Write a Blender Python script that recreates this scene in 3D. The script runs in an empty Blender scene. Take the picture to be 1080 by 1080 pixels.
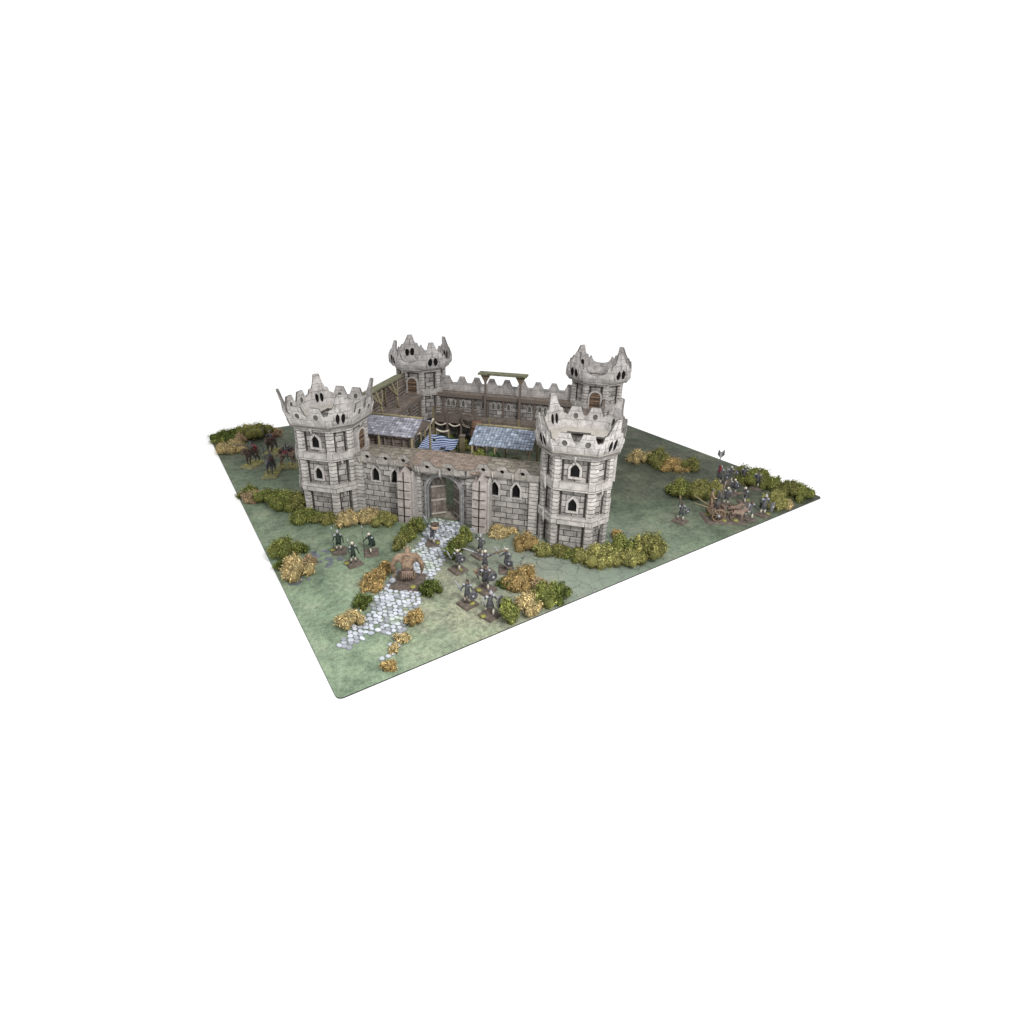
import bpy, bmesh, math, random
from mathutils import Vector, Matrix
random.seed(11)
C = bpy.context.scene.collection
scene = bpy.context.scene
PI = math.pi
# ---------------------------------------------------------------- measured layout (1 unit = 10 cm)
S = 9.14                       # side of the square gaming mat
TH = -0.8237                   # heading of the castle on the mat
CX, CY = 1.4805, 4.4497        # axis of the front left tower
W, D = 4.1134, 4.1433          # tower axes: width and depth of the castle
RF, DL = 0.6233, 0.0848        # front towers: circumradius, widening of the axis facets
RR = 0.5793                    # rear towers
HT = 1.53                      # tower wall height
EX = Vector((math.cos(TH), math.sin(TH), 0)); EY = Vector((-math.sin(TH), math.cos(TH), 0))
def cas(u, v, z=0): return Vector((CX, CY, 0)) + EX*u + EY*v + Vector((0, 0, z))

# ---------------------------------------------------------------- helpers
class MB:
    """collects faces and links them as ONE mesh object"""
    def __init__(s): s.v = []; s.f = []; s.m = []; s.sm = []; s.c = []
    def add(s, vs, fs, mi=0, smooth=False, col=None):
        o = len(s.v); s.v += [tuple(v) for v in vs]
        for f in fs:
            s.f.append([i+o for i in f]); s.m.append(mi); s.sm.append(smooth); s.c.append(col if col is not None else 1.0)
    def box(s, x0, x1, y0, y1, z0, z1, mi=0, M=None, col=None):
        vs = [Vector((x, y, z)) for z in (z0, z1) for x, y in ((x0, y0), (x1, y0), (x1, y1), (x0, y1))]
        if M: vs = [M @ v for v in vs]
        s.add(vs, [(3,2,1,0), (4,5,6,7), (0,1,5,4), (1,2,6,5), (2,3,7,6), (3,0,4,7)], mi, col=col)
    def prism(s, poly, z0, z1, mi=0, M=None, k=1.0, col=None):
        n = len(poly)
        vs = [Vector((x, y, z0)) for x, y in poly] + [Vector((x*k, y*k, z1)) for x, y in poly]
        if M: vs = [M @ v for v in vs]
        s.add(vs, [tuple(range(n))[::-1], tuple(range(n, 2*n))] + [(i, (i+1) % n, n+(i+1) % n, n+i) for i in range(n)], mi, col=col)
    def ring(s, outer, inner, z0, z1, mi=0, ko=1.0):
        n = len(outer)
        vs = [(x, y, z0) for x, y in outer] + [(x*ko, y*ko, z1) for x, y in outer] + [(x, y, z1) for x, y in inner] + [(x, y, z0) for x, y in inner]
        fs = []
        for i in range(n):
            j = (i+1) % n
            fs += [(i, j, n+j, n+i), (n+i, n+j, 2*n+j, 2*n+i), (2*n+i, 2*n+j, 3*n+j, 3*n+i), (3*n+i, 3*n+j, j, i)]
        s.add(vs, fs, mi)
    def tube(s, pts, rads, n=6, mi=0, smooth=True, cap=True):
        pts = [Vector(p) for p in pts]
        if not hasattr(rads, '__len__'): rads = [rads]*len(pts)
        vs = []
        for i, p in enumerate(pts):
            d = (pts[min(i+1, len(pts)-1)] - pts[max(i-1, 0)]).normalized()
            a = d.orthogonal().normalized() if i == 0 else (pa - d*pa.dot(d)).normalized()
            pa = a; b = d.cross(a)
            vs += [p + (a*math.cos(2*PI*k/n) + b*math.sin(2*PI*k/n))*rads[i] for k in range(n)]
        fs = []
        for i in range(len(pts)-1):
            for k in range(n):
                fs.append((i*n+k, i*n+(k+1) % n, (i+1)*n+(k+1) % n, (i+1)*n+k))
        if cap: fs += [tuple(range(n))[::-1], tuple(range((len(pts)-1)*n, len(pts)*n))]
        s.add(vs, fs, mi, smooth)
    def ball(s, c, r, nu=8, nv=6, mi=0, M=None):
        rx, ry, rz = r if hasattr(r, '__len__') else (r, r, r)
        vs = [Vector((0, 0, -rz))]
        for i in range(1, nv):
            t = -PI/2 + PI*i/nv
            vs += [Vector((rx*math.cos(t)*math.cos(2*PI*k/nu), ry*math.cos(t)*math.sin(2*PI*k/nu), rz*math.sin(t))) for k in range(nu)]
        vs.append(Vector((0, 0, rz)))
        if M: vs = [M @ v for v in vs]
        vs = [v + Vector(c) for v in vs]
        fs = [(0, 1+(k+1) % nu, 1+k) for k in range(nu)]
        for i in range(nv-2):
            for k in range(nu):
                a = 1+i*nu; fs.append((a+k, a+(k+1) % nu, a+nu+(k+1) % nu, a+nu+k))
        a = 1+(nv-2)*nu
        fs += [(a+k, a+(k+1) % nu, len(vs)-1) for k in range(nu)]
        s.add(vs, fs, mi, True)
    def build(s, name, mats, parent=None, loc=(0, 0, 0), rot=0, fix=True, colors=False):
        me = bpy.data.meshes.new(name)
        me.from_pydata(s.v, [], s.f)
        for m in (mats if isinstance(mats, (list, tuple)) else [mats]): me.materials.append(m)
        me.polygons.foreach_set('material_index', s.m); me.polygons.foreach_set('use_smooth', s.sm)
        if fix:
            bm = bmesh.new(); bm.from_mesh(me); bmesh.ops.recalc_face_normals(bm, faces=bm.faces[:]); bm.to_mesh(me); bm.free()
        uv = me.uv_layers.new(name='UVMap')
        for p in me.polygons:                                  # real-size box unwrap: along the face, and up
            n = p.normal
            if abs(n.z) > .75: f = lambda q: (q.x, q.y)
            else:
                t = Vector((-n.y, n.x, 0)).normalized(); f = lambda q, t=t: (q.dot(t), q.z)
            for li in p.loop_indices:
                uv.data[li].uv = f(me.vertices[me.loops[li].vertex_index].co)
        if colors:
            ca = me.color_attributes.new('tone', 'FLOAT_COLOR', 'CORNER')
            for p in me.polygons:
                c = s.c[p.index]
                for li in p.loop_indices: ca.data[li].color = (c, c, c, 1)
        ob = bpy.data.objects.new(name, me); C.objects.link(ob)
        ob.location = loc; ob.rotation_euler = (0, 0, rot)
        if parent: ob.parent = parent
        return ob

def tag(o, label=None, cat=None, group=None, kind=None):
    if label: o['label'] = label
    if cat: o['category'] = cat
    if group: o['group'] = group
    if kind: o['kind'] = kind
    return o
def thing(name, label, cat, loc=(0, 0, 0), rot=0, group=None):
    o = bpy.data.objects.new(name, None); C.objects.link(o)
    o.empty_display_size = .1; o.location = loc; o.rotation_euler = (0, 0, rot)
    return tag(o, label, cat, group)
def copy_tree(o, parent=None):
    c = o.copy(); C.objects.link(c)
    if parent: c.parent = parent
    for ch in list(o.children): copy_tree(ch, c)
    return c

def fill2d(outline, holes=(), cuts=(), vcuts=()):
    """triangulated flat shape with holes, split along horizontal fold lines -> verts (s,t), faces, boundary edges"""
    bm = bmesh.new()
    for loop in [outline]+list(holes):
        vs = [bm.verts.new((p[0], p[1], 0)) for p in loop]
        for i in range(len(vs)): bm.edges.new((vs[i], vs[(i+1) % len(vs)]))
    bmesh.ops.triangle_fill(bm, use_beauty=True, use_dissolve=False, edges=bm.edges[:])
    for t in cuts:
        bmesh.ops.bisect_plane(bm, geom=bm.verts[:]+bm.edges[:]+bm.faces[:], dist=1e-5, plane_co=(0, t, 0), plane_no=(0, 1, 0))
    for t in vcuts:
        bmesh.ops.bisect_plane(bm, geom=bm.verts[:]+bm.edges[:]+bm.faces[:], dist=1e-5, plane_co=(t, 0, 0), plane_no=(1, 0, 0))
    bm.verts.index_update()
    V = [(v.co.x, v.co.y) for v in bm.verts]
    F = []
    for f in bm.faces:
        idx = [v.index for v in f.verts]
        if f.normal.z < 0: idx.reverse()
        F.append(idx)
    B = []
    for f in F:
        for i in range(len(f)): B.append((f[i], f[(i+1) % len(f)]))
    st = set(B); B = [e for e in B if (e[1], e[0]) not in st]
    bm.free(); return V, F, B
def plate(mb, shape, front, back, mi=0, me=None):
    """shape from fill2d; front/back map (s,t) to 3D; me = material of the cut edge"""
    V, F, B = shape; n = len(V)
    vs = [front(a, b) for a, b in V] + [back(a, b) for a, b in V]
    o = len(mb.v)
    mb.add(vs, F + [[i+n for i in f[::-1]] for f in F], mi)
    for a, b in B:
        mb.f.append([o+b, o+a, o+a+n, o+b+n]); mb.m.append(mi if me is None else me); mb.sm.append(False); mb.c.append(1.0)
def arc(cx, cy, r, a0, a1, n, ry=None): return [(cx+r*math.cos(a0+(a1-a0)*i/n), cy+(ry or r)*math.sin(a0+(a1-a0)*i/n)) for i in range(n+1)]
def pointed(cx, z0, w, h, n=5):
    """pointed arch outline, counter-clockwise, w = half width"""
    s = h*.55
    pts = [(cx-w, z0), (cx+w, z0), (cx+w, z0+s)]
    for i in range(1, n): 
        t = i/n; pts.append((cx+w*(1-t**1.6), z0+s+(h-s)*t))
    pts.append((cx, z0+h))
    for i in range(n-1, 0, -1):
        t = i/n; pts.append((cx-w*(1-t**1.6), z0+s+(h-s)*t))
    pts.append((cx-w, z0+s))
    return pts

# ---------------------------------------------------------------- materials
def newmat(name, rough=.85, spec=.15):
    m = bpy.data.materials.new(name); m.use_nodes = True
    nt = m.node_tree; b = nt.nodes['Principled BSDF']
    b.inputs['Roughness'].default_value = rough
    b.inputs['Specular IOR Level'].default_value = spec
    return m, nt, b
def nd(nt, typ, **kw):
    n = nt.nodes.new(typ)
    for k, v in kw.items(): setattr(n, k, v)
    return n
def L(nt, a, b): nt.links.new(a, b)
def ramp(nt, fac, stops):
    r = nd(nt, 'ShaderNodeValToRGB'); e = r.color_ramp.elements
    while len(e) < len(stops): e.new(.5)
    for i, (p, c) in enumerate(stops):
        e[i].position = p; e[i].color = (*(c if hasattr(c, '__len__') else (c, c, c)), 1)
    L(nt, fac, r.inputs[0]); return r.outputs[0]
def mix(nt, fac, a, b, mode='MIX'):
    m = nd(nt, 'ShaderNodeMix', data_type='RGBA', blend_type=mode)
    for sock, val in ((m.inputs[0], fac), (m.inputs[6], a), (m.inputs[7], b)):
        if hasattr(val, 'is_linked'): L(nt, val, sock)
        elif hasattr(val, '__len__'): sock.default_value = (*val, 1)
        else: sock.default_value = val
    return m.outputs[2]
def noise(nt, scale, detail=4, rough=.6, vec=None):
    n = nd(nt, 'ShaderNodeTexNoise'); n.inputs['Scale'].default_value = scale
    n.inputs['Detail'].default_value = detail; n.inputs['Roughness'].default_value = rough
    if vec: L(nt, vec, n.inputs['Vector'])
    return n.outputs['Fac']
def coords(nt, out='Object'): return nd(nt, 'ShaderNodeTexCoord').outputs[out]

def stone(name, c1, c2, mortar, bw=.17, bh=.08, gap=.011, tint=None, off=.5, grime=.6, squash=1.0):
    m, nt, b = newmat(name, .9, .08)
    uv = coords(nt, 'UV'); oc = coords(nt)
    # wobble the joints a little
    w = nd(nt, 'ShaderNodeTexNoise'); w.inputs['Scale'].default_value = 14; L(nt, oc, w.inputs['Vector'])
    sub = nd(nt, 'ShaderNodeVectorMath', operation='SUBTRACT'); sub.inputs[1].default_value = (.5, .5, .5); L(nt, w.outputs['Color'], sub.inputs[0])
    sc = nd(nt, 'ShaderNodeVectorMath', operation='SCALE'); sc.inputs['Scale'].default_value = .022; L(nt, sub.outputs[0], sc.inputs[0])
    ad = nd(nt, 'ShaderNodeVectorMath', operation='ADD'); L(nt, uv, ad.inputs[0]); L(nt, sc.outputs[0], ad.inputs[1])
    br = nd(nt, 'ShaderNodeTexBrick', offset=off, squash=squash, squash_frequency=3)
    br.inputs['Scale'].default_value = 1; br.inputs['Brick Width'].default_value = bw; br.inputs['Row Height'].default_value = bh
    br.inputs['Mortar Size'].default_value = gap; br.inputs['Mortar Smooth'].default_value = .35
    br.inputs['Color1'].default_value = (*c1, 1); br.inputs['Color2'].default_value = (*c2, 1); br.inputs['Mortar'].default_value = (*mortar, 1)
    L(nt, ad.outputs[0], br.inputs['Vector'])
    col = mix(nt, 1, br.outputs['Color'], ramp(nt, noise(nt, 9, 6, .7, oc), [(.3, 1-grime*.55), (.62, 1.08)]), 'MULTIPLY')
    col = mix(nt, 1, col, ramp(nt, noise(nt, 60, 3, .7, oc), [(.3, .88), (.7, 1.06)]), 'MULTIPLY')
    L(nt, col, b.inputs['Base Color'])
    bp = nd(nt, 'ShaderNodeBump'); bp.inputs['Strength'].default_value = .5; bp.inputs['Distance'].default_value = .012
    inv = nd(nt, 'ShaderNodeMath', operation='SUBTRACT'); inv.inputs[0].default_value = 1; L(nt, br.outputs['Fac'], inv.inputs[1])
    L(nt, inv.outputs[0], bp.inputs['Height']); L(nt, bp.outputs[0], b.inputs['Normal'])
    return m
def mottled(name, c1, c2, scale=12, rough=.85, spec=.15, c3=None, bump=0, detail=5, stretch=None):
    m, nt, b = newmat(name, rough, spec)
    oc = coords(nt)
    if stretch:
        mp = nd(nt, 'ShaderNodeMapping'); mp.inputs['Scale'].default_value = stretch; L(nt, oc, mp.inputs[0]); oc = mp.outputs[0]
    f = noise(nt, scale, detail, .65, oc)
    st = [(.32, c1), (.68, c2)] if c3 is None else [(.3, c1), (.5, c3), (.7, c2)]
    L(nt, ramp(nt, f, st), b.inputs['Base Color'])
    if bump:
        bp = nd(nt, 'ShaderNodeBump'); bp.inputs['Strength'].default_value = bump; bp.inputs['Distance'].default_value = .02
        L(nt, f, bp.inputs['Height']); L(nt, bp.outputs[0], b.inputs['Normal'])
    return m
def plank(name, c1, c2, bw=.6, bh=.07, gap=.006, dark=(.02, .016, .012), rough=.8):
    return stone(name, c1, c2, dark, bw, bh, gap, off=.37, grime=.8)
def leafmat(name, c):
    m, nt, b = newmat(name, .9, .05)
    at = nd(nt, 'ShaderNodeAttribute', attribute_name='tone')
    hs = mix(nt, ramp(nt, noise(nt, 7, 3, .6, coords(nt)), [(.35, 0), (.65, 1)]), tuple(x*.78 for x in c), (min(1, c[0]*1.2), c[1]*1.12, c[2]*1.0))
    L(nt, mix(nt, 1, hs, at.outputs['Color'], 'MULTIPLY'), b.inputs['Base Color'])
    return m

M = {}
M['wall'] = stone('card_stone_wall', (.455, .43, .412), (.235, .22, .21), (.034, .030, .028), .20, .098, .0065, grime=1.0)
M['post'] = stone('card_stone_post', (.52, .492, .47), (.41, .385, .368), (.07, .062, .058), 3.0, .064, .0055, off=.5, grime=.9)
M['band'] = stone('card_stone_band', (.49, .462, .442), (.40, .375, .36), (.17, .155, .145), .42, .5, .006, grime=.8)
M['horn'] = stone('card_bone_crown', (.475, .452, .44), (.43, .41, .398), (.24, .225, .215), .19, .13, .005, grime=.8)
M['parapet'] = stone('tan_grey_parapet', (.455, .425, .392), (.39, .362, .335), (.18, .165, .15), .19, .13, .005, grime=.9)
M['ledge'] = mottled('pale_tower_floor', (.33, .31, .275), (.46, .435, .40), 12)
M['edge'] = mottled('card_cut_edge', (.075, .07, .066), (.15, .14, .13), 20)
M['seam_shade'] = mottled('printed_seam_and_shade', (.03, .026, .025), (.075, .066, .062), 18)
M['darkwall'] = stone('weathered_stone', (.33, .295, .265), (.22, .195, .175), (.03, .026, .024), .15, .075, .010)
M['frame'] = mottled('carved_stone_frame', (.26, .245, .235), (.50, .47, .45), 25)
M['gate_frame'] = mottled('grey_gate_arch', (.15, .15, .155), (.33, .325, .32), 18)
M['dark'] = mottled('dark_opening', (.006, .006, .006), (.014, .013, .013), 10, .9, .05)
M['pane_dim'] = mottled('dim_window', (.07, .075, .065), (.12, .12, .105), 10)
M['iron'] = mottled('dark_iron', (.02, .018, .018), (.05, .045, .042), 30)
M['floor'] = stone('walkway_slabs', (.31, .28, .235), (.22, .20, .165), (.10, .085, .065), .2, .12, .006, grime=.9)
M['redfloor'] = stone('reddish_walkway_tiles', (.31, .245, .205), (.235, .19, .16), (.15, .11, .085), .16, .06, .006, grime=.9)
M['plank'] = plank('old_planks', (.29, .245, .215), (.19, .158, .138))
M['beam'] = mottled('timber_beam', (.085, .068, .058), (.21, .175, .15), 14, stretch=(3, 3, 12))
M['olivewood'] = mottled('mossy_timber', (.15, .125, .075), (.28, .24, .15), 16)
M['mossroof'] = mottled('mossy_shingle', (.075, .08, .05), (.20, .195, .125), 12, bump=.3)
M['slate'] = stone('slate_shingles', (.37, .37, .44), (.23, .235, .31), (.06, .06, .075), .085, .05, .006, grime=.9)
M['slate_blue'] = stone('blue_slate_shingles', (.36, .42, .52), (.25, .30, .40), (.07, .08, .10), .085, .05, .006, grime=.8)
M['door'] = plank('oak_door', (.26, .18, .125), (.17, .115, .08), .3, .045)
M['doorpanel'] = mottled('painted_gate_panel', (.07, .06, .05), (.28, .26, .235), 9, c3=(.175, .15, .13))
M['bar'] = mottled('pale_gate_bar', (.30, .27, .24), (.48, .44, .40), 15)
M['butt'] = mottled('pink_buttress_blocks', (.24, .21, .198), (.45, .405, .385), 14, detail=7)
M['rope'] = mottled('pale_canvas', (.50, .45, .36), (.68, .63, .53), 20)
M['brown'] = mottled('figure_base_brown', (.06, .048, .040), (.17, .14, .12), 26)
M['tuft'] = mottled('lime_flock', (.20, .205, .05), (.36, .35, .11), 40)
M['armour'] = mottled('dark_armour_paint', (.012, .012, .014), (.12, .12, .135), 45, .45, .4)
M['cloth'] = mottled('dark_green_cloth_paint', (.012, .02, .017), (.045, .06, .05), 30, .7)
M['bone'] = mottled('bone_paint', (.40, .36, .28), (.72, .68, .60), 35, .6)
M['steel'] = mottled('steel_paint', (.16, .17, .19), (.42, .43, .46), 35, .4, .5)
M['skin'] = mottled('tan_skin_paint', (.08, .055, .038), (.38, .28, .20), 13, .55, .3, c3=(.225, .155, .105), bump=.9)  # dark end of the ramp paints crease shading into the skin
M['flesh'] = mottled('pale_skin_paint', (.36, .24, .17), (.55, .40, .30), 20, .6)
M['fur'] = mottled('dark_fur_paint', (.028, .021, .017), (.125, .088, .07), 22, .8)
M['red'] = mottled('dull_red_paint', (.10, .02, .025), (.30, .07, .08), 18, .6)
M['wood'] = mottled('painted_wood', (.10, .07, .045), (.26, .19, .125), 22, .7)
M['moss'] = mottled('mossy_base_flock', (.085, .08, .04), (.26, .25, .13), 24)
M['hide'] = mottled('boar_hide_paint', (.10, .07, .055), (.30, .22, .175), 16, .7)
LEAF = {'g': leafmat('lichen_green', (.17, .195, .06)), 'd': leafmat('lichen_dark_green', (.095, .125, .035)),
        'o': leafmat('lichen_olive', (.175, .18, .065)), 'y': leafmat('lichen_yellow_green', (.27, .27, .10)),
        't': leafmat('lichen_straw_tan', (.47, .385, .20)), 'p': leafmat('lichen_pinkish_tan', (.36, .27, .17)),
        'r': leafmat('lichen_orange', (.38, .28, .125)), 'v': leafmat('creeper_green', (.07, .12, .05))}

def mat_print():
    m, nt, b = newmat('printed_grass_mat', .75, .12)
    oc = coords(nt)
    big = noise(nt, .42, 3, .5, oc); mid = noise(nt, 1.7, 6, .62, oc); fine = noise(nt, 16, 6, .75, oc); grain = noise(nt, 70, 3, .7, oc)
    green = ramp(nt, mid, [(.30, (.12, .17, .115)), (.52, (.205, .265, .18)), (.72, (.28, .32, .225))])
    beige = ramp(nt, fine, [(.3, (.21, .21, .145)), (.7, (.37, .35, .26))])
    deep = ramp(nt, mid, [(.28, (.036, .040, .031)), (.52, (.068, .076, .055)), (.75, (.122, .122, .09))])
    # print turns ragged wood-green towards the far half; light falloff is painted in too
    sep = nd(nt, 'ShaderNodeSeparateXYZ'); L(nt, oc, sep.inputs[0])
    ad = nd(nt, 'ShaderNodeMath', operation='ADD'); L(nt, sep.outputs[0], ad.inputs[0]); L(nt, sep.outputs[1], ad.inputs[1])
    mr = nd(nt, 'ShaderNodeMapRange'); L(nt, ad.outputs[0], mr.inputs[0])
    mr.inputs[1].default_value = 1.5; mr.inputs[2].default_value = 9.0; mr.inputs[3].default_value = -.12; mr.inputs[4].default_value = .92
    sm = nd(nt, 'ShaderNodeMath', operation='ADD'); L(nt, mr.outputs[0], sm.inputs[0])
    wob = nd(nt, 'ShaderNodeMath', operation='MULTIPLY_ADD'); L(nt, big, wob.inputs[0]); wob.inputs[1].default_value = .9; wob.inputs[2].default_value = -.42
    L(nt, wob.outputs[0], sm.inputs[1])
    # beige track ground in a broad patch round the gate road
    d = nd(nt, 'ShaderNodeVectorMath', operation='DISTANCE'); L(nt, oc, d.inputs[0]); d.inputs[1].default_value = (2.45, .85, 0)
    dr = nd(nt, 'ShaderNodeMapRange'); L(nt, d.outputs['Value'], dr.inputs[0])
    dr.inputs[1].default_value = .7; dr.inputs[2].default_value = 1.9; dr.inputs[3].default_value = .95; dr.inputs[4].default_value = .0
    bm_ = nd(nt, 'ShaderNodeMath', operation='MULTIPLY'); L(nt, dr.outputs[0], bm_.inputs[0]); L(nt, ramp(nt, mid, [(.3, .25), (.6, 1)]), bm_.inputs[1])
    col = mix(nt, bm_.outputs[0], green, beige)
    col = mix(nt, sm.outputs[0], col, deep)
    blot = noise(nt, 3.1, 8, .72, oc)
    col = mix(nt, 1, col, ramp(nt, blot, [(.34, (.64, .65, .67)), (.50, (1, 1, 1)), (.66, (1.16, 1.2, 1.16))]), 'MULTIPLY')
    col = mix(nt, 1, col, ramp(nt, fine, [(.28, .5), (.5, 1), (.75, 1.35)]), 'MULTIPLY')
    col = mix(nt, 1, col, ramp(nt, grain, [(.3, .68), (.7, 1.32)]), 'MULTIPLY')
    # printed cracks, in places
    vo = nd(nt, 'ShaderNodeTexVoronoi', feature='DISTANCE_TO_EDGE'); vo.inputs['Scale'].default_value = 4.6; vo.inputs['Randomness'].default_value = 1
    wv = nd(nt, 'ShaderNodeTexNoise'); wv.inputs['Scale'].default_value = 5; L(nt, oc, wv.inputs['Vector'])
    mx = nd(nt, 'ShaderNodeMix', data_type='VECTOR'); mx.inputs[0].default_value = .16; L(nt, oc, mx.inputs[4]); L(nt, wv.outputs['Color'], mx.inputs[5])
    L(nt, mx.outputs[1], vo.inputs['Vector'])
    crack = ramp(nt, vo.outputs['Distance'], [(.0, 1), (.035, 0)])
    where = ramp(nt, noise(nt, .8, 2, .5, oc), [(.34, 0), (.52, .8)])
    cd_ = nd(nt, 'ShaderNodeVectorMath', operation='DISTANCE'); L(nt, oc, cd_.inputs[0]); cd_.inputs[1].default_value = (3.7, .75, 0)
    cr_ = nd(nt, 'ShaderNodeMapRange'); L(nt, cd_.outputs['Value'], cr_.inputs[0])
    cr_.inputs[1].default_value = .8; cr_.inputs[2].default_value = 2.3; cr_.inputs[3].default_value = 1.0; cr_.inputs[4].default_value = .12
    cw_ = nd(nt, 'ShaderNodeMath', operation='MULTIPLY'); L(nt, crack, cw_.inputs[0]); L(nt, cr_.outputs[0], cw_.inputs[1]); crack = cw_.outputs[0]
    col = mix(nt, ramp(nt, cr_.outputs[0], [(.3, 0), (1, .6)]), col, (.20, .235, .205))
    cm = nd(nt, 'ShaderNodeMath', operation='MULTIPLY'); L(nt, crack, cm.inputs[0]); L(nt, where, cm.inputs[1])
    col = mix(nt, cm.outputs[0], col, (.045, .06, .05))
    spots = ramp(nt, noise(nt, 5.2, 5, .7, oc), [(.62, 0), (.70, .8)])
    col = mix(nt, spots, col, (.06, .07, .065))
    L(nt, col, b.inputs['Base Color']); return m
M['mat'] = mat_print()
M['mat_edge'] = mottled('mat_rubber_edge', (.03, .03, .03), (.06, .06, .06), 20)
M['table'] = mottled('white_tabletop', (.93, .93, .93), (.95, .95, .95), 3, .9, .0)

# ---------------------------------------------------------------- setting: white table, mat, road
mb = MB(); mb.box(-300, 300, -300, 300, -.5, -.020)
tag(mb.build('tabletop', M['table']), 'plain white tabletop under the gaming mat', 'table', kind='structure')

def rounded_square(r, n=6):
    pts = []
    for cx, cy, a in ((S-r, S-r, 0), (r, S-r, PI/2), (r, r, PI), (S-r, r, 1.5*PI)):
        pts += arc(cx, cy, r, a, a+PI/2, n)
    return pts
mb = MB(); o = rounded_square(.07)
n = len(o)
mb.add([(x, y, 0) for x, y in o], [tuple(range(n))], 0)
mb.add([(x, y, 0) for x, y in o]+[(x, y, -.018) for x, y in o], [(i, (i+1) % n, n+(i+1) % n, n+i) for i in range(n)]+[tuple(range(n, 2*n))[::-1]], 1)
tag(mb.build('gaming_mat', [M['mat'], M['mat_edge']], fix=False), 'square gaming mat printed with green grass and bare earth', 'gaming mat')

LEFT = [(2.62, 3.02), (2.29, 2.66), (2.0, 2.32), (1.68, 2.04), (1.35, 1.76), (1.05, 1.48), (.8, 1.24), (.58, 1.05), (.4, .9), (.26, .77)]
RIGHT = [(2.98, 2.61), (2.57, 2.14), (2.28, 1.84), (1.99, 1.57), (1.77, 1.37), (1.55, 1.18), (1.35, .94), (1.16, .73), (.96, .51), (.79, .35), (.56, .24)]
NOTCH = [(.60, .27), (.76, .41), (.88, .60), (.83, .66), (.72, .72), (.59, .76), (.39, .66)]
PATH = LEFT + [(.34, .66)] + NOTCH[::-1][0:0] + [(.39, .66), (.59, .77), (.72, .72), (.83, .65), (.90, .62), (.74, .42), (.56, .28)] + RIGHT[::-1]
def inside(p, poly):
    x, y = p; c = False
    for i in range(len(poly)):
        x1, y1 = poly[i]; x2, y2 = poly[i-1]
        if (y1 > y) != (y2 > y) and x < (x2-x1)*(y-y1)/(y2-y1)+x1: c = not c
    return c
rnd = random.Random(4); skirts = []
mb = MB()
ax = Vector((.745, .667, 0)); ay = Vector((-.667, .745, 0)); o0 = Vector((.2, .3, 0))
ROW, STEP = .060, .076
for i in range(-20, 60):
    for j in range(-4, 45):
        q = o0 + ax*(i*ROW) + ay*((j-10+.5*(i % 2))*STEP) + Vector((rnd.uniform(-.011, .011), rnd.uniform(-.011, .011), 0))
        if not inside((q.x, q.y), PATH) or rnd.random() < .035: continue
        a = rnd.uniform(-.35, .35)+math.atan2(ax.y, ax.x); hw, hl = ROW*rnd.uniform(.40, .52), STEP*rnd.uniform(.38, .52)
        pts = []
        for k in range(8):
            t = 2*PI*k/8+.39; rr = min(1.27, 1/max(abs(math.cos(t)), abs(math.sin(t))))*rnd.uniform(.80, 1.06)
            x, y = hw*rr*math.cos(t), hl*rr*math.sin(t)
            pts.append((q.x+x*math.cos(a)-y*math.sin(a), q.y+x*math.sin(a)+y*math.cos(a)))
        h = rnd.uniform(.010, .018); tone = rnd.choice((.55, .75, .88, .95, 1, 1.08))*rnd.uniform(.93, 1.05)
        vs = [(x, y, .0) for x, y in pts]+[(x, y, h*.6) for x, y in pts]+[(q.x+(x-q.x)*.84, q.y+(y-q.y)*.84, h) for x, y in pts]
        fs = [(k, (k+1) % 8, 8+(k+1) % 8, 8+k) for k in range(8)]+[(8+k, 8+(k+1) % 8, 16+(k+1) % 8, 16+k) for k in range(8)]+[tuple(range(16, 24))]
        mb.add(vs, fs, 0, False, tone)
        zb = rnd.uniform(.002, .0055); skirts.append([(q.x+(x-q.x)*1.28, q.y+(y-q.y)*1.28, zb) for x, y in pts])
m, nt, b = newmat('pale_cobbles', .7, .2)
at = nd(nt, 'ShaderNodeAttribute', attribute_name='tone')
base = ramp(nt, noise(nt, 7, 4, .7, coords(nt)), [(.30, (.36, .395, .415)), (.5, (.50, .53, .585)), (.7, (.56, .585, .64))])
moss = ramp(nt, noise(nt, 1.9, 3, .6, coords(nt)), [(.52, 0), (.66, .75)])
base = mix(nt, moss, base, (.42, .50, .36))
L(nt, mix(nt, 1, base, at.outputs['Color'], 'MULTIPLY'), b.inputs['Base Color'])
tag(mb.build('path', m, colors=True, fix=False), 'pale blue-white cobbled path running from the gate to the front corner', 'path', kind='structure')
# grouting printed round every cobble
mb = MB()
for q in skirts: mb.add(q, [tuple(range(8))])
tag(mb.build('path_bed', mottled('cobble_joints', (.11, .115, .135), (.24, .25, .28), 20), fix=False), 'grey joints between the cobbles of the path', 'path', kind='structure')
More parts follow.
